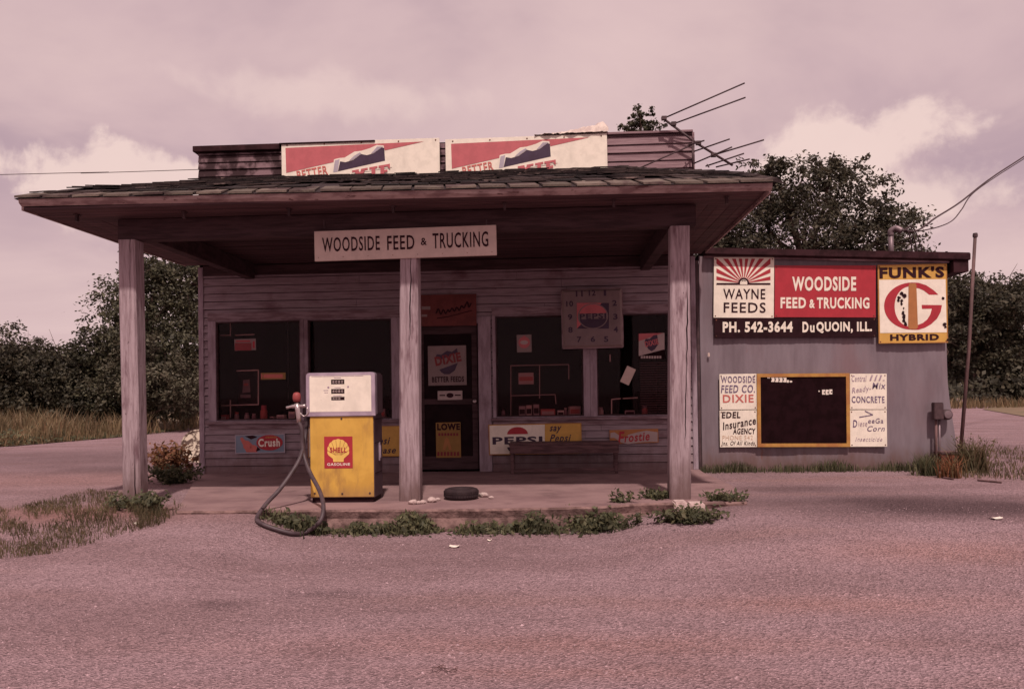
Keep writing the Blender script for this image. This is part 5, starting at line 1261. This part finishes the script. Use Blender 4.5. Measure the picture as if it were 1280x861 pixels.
tree('sapling', 'thin twig top poking over the right end of the shed roof', place(1172, 9), lob((0,0,3.9,.35,.35),(-.25,0,3.6,.3,.3),(.2,0,3.5,.3,.3),(0,0,2.4,.7,.9)), .10, 700, m_leaf_dark, 9, .05, stray=.2)
for i, (px, Y, h, w_, lab) in enumerate(((1222,38,8.3,3.2,'dark tree just right of the leaning pole'),(1275,42,8.6,3.4,'dark tree at the right edge of the photograph'),(1190,46,9.0,3.6,'dark tree half hidden by the right end of the shed'),(1330,46,8.4,3.4,'dark tree past the right edge of the photograph'),(1250,52,9.0,3.8,'tall dark tree at the back of the right wood'))):
    r = random.Random(70+i)
    tree('dark_tree', lab, place(px, Y), [(r.uniform(-1,1)*w_*.5, r.uniform(-1,1)*w_*.3, h*f, w_*r.uniform(.45,.7), h*.13*r.uniform(.8,1.25)) for f in (.14,.28,.4,.5,.6,.7,.8,.87)], .25, 14000, m_leaf_dark, 80+i, .25, group='trees right of the shed', stray=.14)
# far woods that close the view to the left and right
mb = MB(); r = random.Random(3)
for k in range(9000):
    x = r.uniform(-130, 150); y = 75+r.uniform(0,10)+abs(x)*.05; h = 6.5+2.2*noise.noise(Vector((x*.09,0,1)))+1.3*noise.noise(Vector((x*.35,2,1)))
    z = h*r.random()**.7; leafquad(mb, Vector((x, y-(1-abs(z/h-.4))*2, z)), Vector((r.uniform(-1,1), -1, r.uniform(-.2,1))), r.uniform(.9,1.7), r, .8)
tag(mb.build('far_wood', m_leaf_dark), 'far dark line of woodland closing the horizon', 'woodland', kind='stuff')

# undergrowth below the tree crowns
for nm, lab, x0, x1, y0, y1, hh, cnt in (('undergrowth','dark undergrowth below the trees right of the shed',13,46,34,40,2.2,5000),('undergrowth','dark undergrowth below the trees behind the left field',-26,-3,22,26,2.0,4500)):
    mb = MB(); r = random.Random(cnt)
    for _ in range(cnt):
        x, y = r.uniform(x0, x1), r.uniform(y0, y1); top_h = hh*(.55+.6*noise.noise(Vector((x*.35, y*.3, 6)))+.25)
        leafquad(mb, Vector((x, y, top_h*r.random()**.8)), Vector((r.uniform(-1,1), -.7, r.uniform(-.2,1))), r.uniform(.22,.42), r, .6)
    tag(mb.build(nm, m_leaf_dark), lab, 'undergrowth', kind='stuff')
# grass and weeds
def blade(mb, p, h, w_, lean, az):
    dx, dy = math.cos(az), math.sin(az); px_, py_ = -dy, dx; fa = random.Random(hash((round(p[0],4), round(p[1],4)))).uniform(0, 6.28)
    ax, ay = math.cos(fa)*w_/2, math.sin(fa)*w_/2
    m_ = (p[0]+dx*lean*.35, p[1]+dy*lean*.35, p[2]+h*.6); t_ = (p[0]+dx*lean, p[1]+dy*lean, p[2]+h)
    mb.add([(p[0]-ax,p[1]-ay,p[2]-.02),(p[0]+ax,p[1]+ay,p[2]-.02),(m_[0]+ax*.7,m_[1]+ay*.7,m_[2]),(m_[0]-ax*.7,m_[1]-ay*.7,m_[2]),t_], [(0,1,2,3),(3,2,4)])
r = random.Random(21)
mb = MB(); r2_ = random.Random(22)
for _ in range(5000):
    x, y = r2_.uniform(12, 48), r2_.uniform(31, 36); h = r2_.uniform(.2,.7)
    blade(mb, (x, y, -.02), h, r2_.uniform(.03,.06), h*r2_.uniform(.1,.5), r2_.uniform(0,6.28))
tag(mb.build('far_grass', m_grass), 'rough grass below the trees right of the shed', 'grass', kind='stuff')
mb = MB()
edge = [(p.x, p.y) for p in fl]
def edge_y(x):
    if x <= edge[0][0]: return edge[0][1]
    for (a, b_), (c, d) in zip(edge, edge[1:]):
        if a <= x <= c: return b_+(d-b_)*(x-a)/(c-a)
    return edge[-1][1]
for _ in range(20000):
    x = r.uniform(-19, -4.0); d = r.random()**1.3*7.5; y = edge_y(x)+d+.6*noise.noise(Vector((x*.8,0,0)))
    n_ = .5+.9*noise.noise(Vector((x*.45, y*.45, 3)))
    h = (.16+.62*min(1, d/2.2))*max(.25, .45+.8*n_)*r.uniform(.5,1.3)
    if n_ < .3 and r.random() < .5: continue
    blade(mb, (x, y, -.02), h, r.uniform(.012,.034), r.uniform(.1,.6)*h, r.uniform(0,6.28))
tag(mb.build('tall_grass', m_grass), 'tall dry grass along the edge of the left field', 'grass', kind='stuff')
mb = MB()
for _ in range(12000):
    x = r.uniform(-19, -4.0); d = r.random()**1.4*5; y = edge_y(x)+d-.2+.3*noise.noise(Vector((x*1.3,4,0))); p = Vector((x, y, r.random()*.42*max(.08, .55+1.1*noise.noise(Vector((x*.8,y*.6,1))))))
    leafquad(mb, p, Vector((r.uniform(-1,1), -.6, r.uniform(.2,1))), r.uniform(.06,.13), r)
tag(mb.build('field_weeds', m_weed), 'low green weeds at the front edge of the left field', 'weeds', kind='stuff')
# patch of dry grass around the left post
mb = MB(); cnt = 0
patch = [(8,640),(60,628),(110,615),(150,618),(215,630),(232,640),(200,655),(150,664),(80,678),(8,684)]
def inpoly(x, y, P):
    c = False
    for (x0, y0), (x1, y1) in zip(P, P[1:]+P[:1]):
        if (y0 > y) != (y1 > y) and x < (x1-x0)*(y-y0)/(y1-y0)+x0: c = not c
    return c
while cnt < 7500:
    px, py = r.uniform(-40, 235), r.uniform(612, 688)
    if not inpoly(max(px, 9), py, patch): continue
    dn = noise.noise(Vector((px*.03, py*.07, 1)))
    if dn < r.uniform(-.45,.35): continue
    q = atz(px, py, -.05); cnt += 1
    near = math.exp(-((px-175)/45)**2-((py-642)/14)**2)
    h = r.uniform(.02,.06)+.11*near*r.random()
    blade(mb, (q.x, q.y, ground_z(q.x, q.y)), h, r.uniform(.004,.009), h*r.uniform(.1,1.1), r.uniform(0,6.28))
tag(mb.build('dry_grass', m_drygrass), 'patchy short dry grass around the foot of the left post', 'grass', kind='stuff')
# weeds along the porch edge
mb = MB(); mg = MB()
for _ in range(4200):
    px = r.uniform(330, 800); q = at(px, 660, SF); y = SF-.03-abs(r.gauss(0,.11)); x = q.x
    dn = .56+.85*noise.noise(Vector((x*3.1, y*2, 7)))
    if r.random() > (dn*1.2-.05)*min(1, (px-325)/60, (805-px)/40): continue
    gz = ground_z(x, y); h = r.random()**1.4*.20*max(.15, dn)
    leafquad(mb, Vector((x, y, gz+h)), Vector((r.uniform(-1,1), r.uniform(-1.2,.2), r.uniform(.1,1))), r.uniform(.03,.085), r, .45)
    if r.random() < .8: blade(mg, (x, y, gz), r.uniform(.05,.22)*max(.3,dn), r.uniform(.006,.012), .06*r.random(), r.uniform(0,6.28))
tag(mb.build('edge_weeds', m_weed), 'low leafy weeds along the front of the porch slab', 'weeds', kind='stuff')
tag(mg.build('edge_grass', m_weed), 'thin grass blades along the front of the porch slab', 'grass', kind='stuff')
# grass along the shed
mg = MB()
for _ in range(3000):
    x = r.uniform(2.05, 5.85); y = -.06-abs(r.gauss(0,.12)); dn = .45+.8*noise.noise(Vector((x*2.2, 0, 2)))+.5*S(4.6,5.5,x)
    if r.random() > dn+.25: continue
    h = r.uniform(.04,.16)*(.5+dn)
    blade(mg, (x, y, ground_z(x, y)), h, r.uniform(.007,.014), h*r.uniform(0,.6), r.uniform(0,6.28))
tag(mg.build('shed_grass', m_weed), 'ragged green grass along the foot of the shed wall', 'grass', kind='stuff')
mg = MB()
for _ in range(2600):
    px, py = r.uniform(1195, 1300), r.uniform(560, 600); q = atz(px, py, -.03)
    if noise.noise(Vector((q.x*1.2, q.y*1.2, 3))) < r.uniform(-.3,.4): continue
    h = r.uniform(.03,.10); blade(mg, (q.x, q.y, ground_z(q.x, q.y)), h, .012, h*r.random(), r.uniform(0,6.28))
tag(mg.build('verge_grass', m_drygrass), 'thin short grass right of the shed corner', 'grass', kind='stuff')

def weed(name, label, px, py, zref, n_stem, h, spread, mat, leaf, seed, group=None, blades=0):
    q = atz(px, py, zref); gz = ground_z(q.x, q.y) if zref < -.001 else 0
    r = random.Random(seed); base = Vector((q.x, q.y, gz)); t_ = thing(name, label, 'plant', base, group=group)
    st = MB(); lf = MB()
    for _ in range(n_stem):
        az = r.uniform(0, 6.28); hh = h*r.uniform(.5,1.1); ln = spread*r.uniform(.2,1)
        o_ = Vector((r.gauss(0,spread*.35), r.gauss(0,spread*.2), 0)); pts = spline([base+o_, base+o_+Vector((math.cos(az)*ln*.3, math.sin(az)*ln*.3, hh*.55)), base+o_+Vector((math.cos(az)*ln, math.sin(az)*ln*.6, hh))], 4)
        st.tube(pts, [.005, .005, .0045, .004, .004, .0035, .003, .003, .002], 4)
        for p in pts[1:]:
            for _k in range(3):
                leafquad(lf, p+Vector((r.gauss(0,.03), r.gauss(0,.03), r.gauss(0,.02))), Vector((r.uniform(-1,1), r.uniform(-1,.4), r.uniform(.1,1))), leaf*r.uniform(.6,1.3), r, .5)
    for _ in range(blades):
        az = r.uniform(0, 6.28); hh = h*r.uniform(.5,1.05)
        blade(lf, (base.x+r.gauss(0,spread*.4), base.y+r.gauss(0,spread*.25), gz), hh, r.uniform(.012,.022), hh*r.uniform(.1,.9), az)
    st.build('stems', mat, t_); lf.build('leaves', mat, t_)
weed('leafy_weed', 'leafy green weed at the right end of the porch slab front', 745, 660, -.2, 34, .17, .30, m_weed, .07, 1)
weed('leafy_weed', 'tall pointed weed on the slab edge right of the bench', 779, 652, -.2, 12, .24, .09, m_weed, .07, 2)
weed('leafy_weed', 'low weed in front of the pale block at the right post', 862, 652, -.1, 34, .12, .36, m_weed, .06, 3)
weed('leafy_weed', 'low weed left of the pale block', 822, 637, -.12, 16, .11, .2, m_weed, .06, 4)
weed('leafy_weed', 'low weed right of the pale block', 900, 637, -.1, 18, .11, .25, m_weed, .06, 5)
weed('leafy_weed', 'green weed at the foot of the left post', 190, 640, -.04, 22, .18, .28, m_weed, .06, 6)
weed('leafy_weed', 'small weed left of the left post', 148, 636, -.04, 12, .13, .25, m_weed, .05, 7)
weed('red_weed', 'bushy reddish weed growing at the left corner of the store', 216, 590, -.03, 46, .42, .36, m_weed_red, .085, 8)
weed('leafy_weed', 'green weed below the reddish weed at the store corner', 214, 604, -.03, 30, .22, .34, m_weed, .07, 9)
weed('grass_clump', 'big clump of long grass beside the leaning pole', 1216, 590, -.03, 6, .5, .28, m_drygrass, .05, 10, blades=260)
weed('grass_clump', 'clump of long grass in front of the rusty box', 1187, 597, -.03, 0, .3, .2, m_weed_red, .05, 11, blades=110)
weed('grass_clump', 'clump of long grass left of the meter pipes', 1160, 594, -.03, 0, .32, .22, m_weed, .05, 12, blades=130)

# litter
def scrap(px, py, z, w_, label, mt=m_white):
    p = atz(px, py, z); g_ = ground_z(p.x, p.y); mb = MB(); n = 4; r = random.Random(px)
    vs = [(p.x+(i/n-.5)*w_, p.y+(j/n-.5)*w_*.8, g_+.006+.012*abs(noise.noise(Vector((i*.9+px, j*.9, 1))))+.012*(i-2)**2/4) for j in range(n+1) for i in range(n+1)]
    mb.add(vs, [(j*(n+1)+i, j*(n+1)+i+1, (j+1)*(n+1)+i+1, (j+1)*(n+1)+i) for j in range(n) for i in range(n)])
    tag(mb.build('paper_scrap', mt), label, 'litter', 'litter on the gravel')
scrap(568, 684, -.22, .085, 'pale scrap lying on the gravel below the tire'); scrap(612, 676, -.22, .04, 'tiny white scrap near the slab weeds')
scrap(374, 653, -.1, .06, 'white scrap on the ground left of the hose', m_white); scrap(173, 654, -.05, .07, 'white scrap in the grass by the left post'); scrap(1245, 655, -.1, .09, 'white scrap at the far right of the gravel'); scrap(1022, 588, -.03, .06, 'white scrap in the grass under the letter board', m_white); scrap(893, 584, -.03, .09, 'pale scrap at the left foot of the shed', m_board)
mb = MB(); r = random.Random(8); c = atz(556, 838, -.22)
for k in range(3):
    pts = [Vector((c.x+r.uniform(-.065,.065), c.y+r.uniform(-.06,.06), ground_z(c.x, c.y)+.012+.01*r.random())) for _ in range(5)]
    mb.tube(spline(pts, 5), .0017, 5)
tag(mb.build('twig_tangle', m_pipe, smooth=True), 'tangle of thin brown wire on the gravel at the bottom of the photograph', 'litter')
p0, p1 = atz(1150,600,-.03), atz(1252,606,-.03)
for (a, b_, lab) in (((1222,601.5),(1252,604),'thin dark stick lying on the gravel at the right'),((1180,598),(1192,600),'short dark stick in front of the rusty box')):
    q, s_ = atz(*a, -.03), atz(*b_, -.03); tag(MB().tube([(q.x,q.y,ground_z(q.x,q.y)+.015),(s_.x,s_.y,ground_z(s_.x,s_.y)+.012)], .013, 6).build('stick', m_pipe), lab, 'stick')

# loose gravel
mb = MB(); r = random.Random(17)
for _ in range(24000):
    d = r.random()**1.6; y = -10.2+d*6.6; x = r.uniform(-1,1)*(1.2+(y+11.45)*.72)-.2
    if y > -3.9 and -4.9 < x < 1.9: continue
    s_ = r.uniform(.003,.0075)*(1.0+(1.3*r.random() if r.random() < .05 else 0)); gz = ground_z(x, y)
    a = r.uniform(0, 6.28); c, sn = math.cos(a)*s_, math.sin(a)*s_; f = r.uniform(.5,.9)
    n = len(mb.v); mb.v += [Vector(v) for v in ((x+c,y+sn,gz),(x-sn*f,y+c*f,gz+s_*.1),(x-c,y-sn,gz),(x+sn*f,y-c*f,gz+s_*.1),(x+r.uniform(-.3,.3)*s_,y,gz+s_*.8))]
    for t_ in ((0,1,4),(1,2,4),(2,3,4),(3,0,4)): mb.f.append(tuple(n+i for i in t_)); mb.mi.append(0)
tag(mb.build('gravel', MAT('gravel stones', (.30,.205,.222), rough=.95, spec=.1, island=.6)), 'loose pale gravel strewn over the lot', 'gravel', kind='stuff')

for mt in bpy.data.materials: mt.use_backface_culling = False
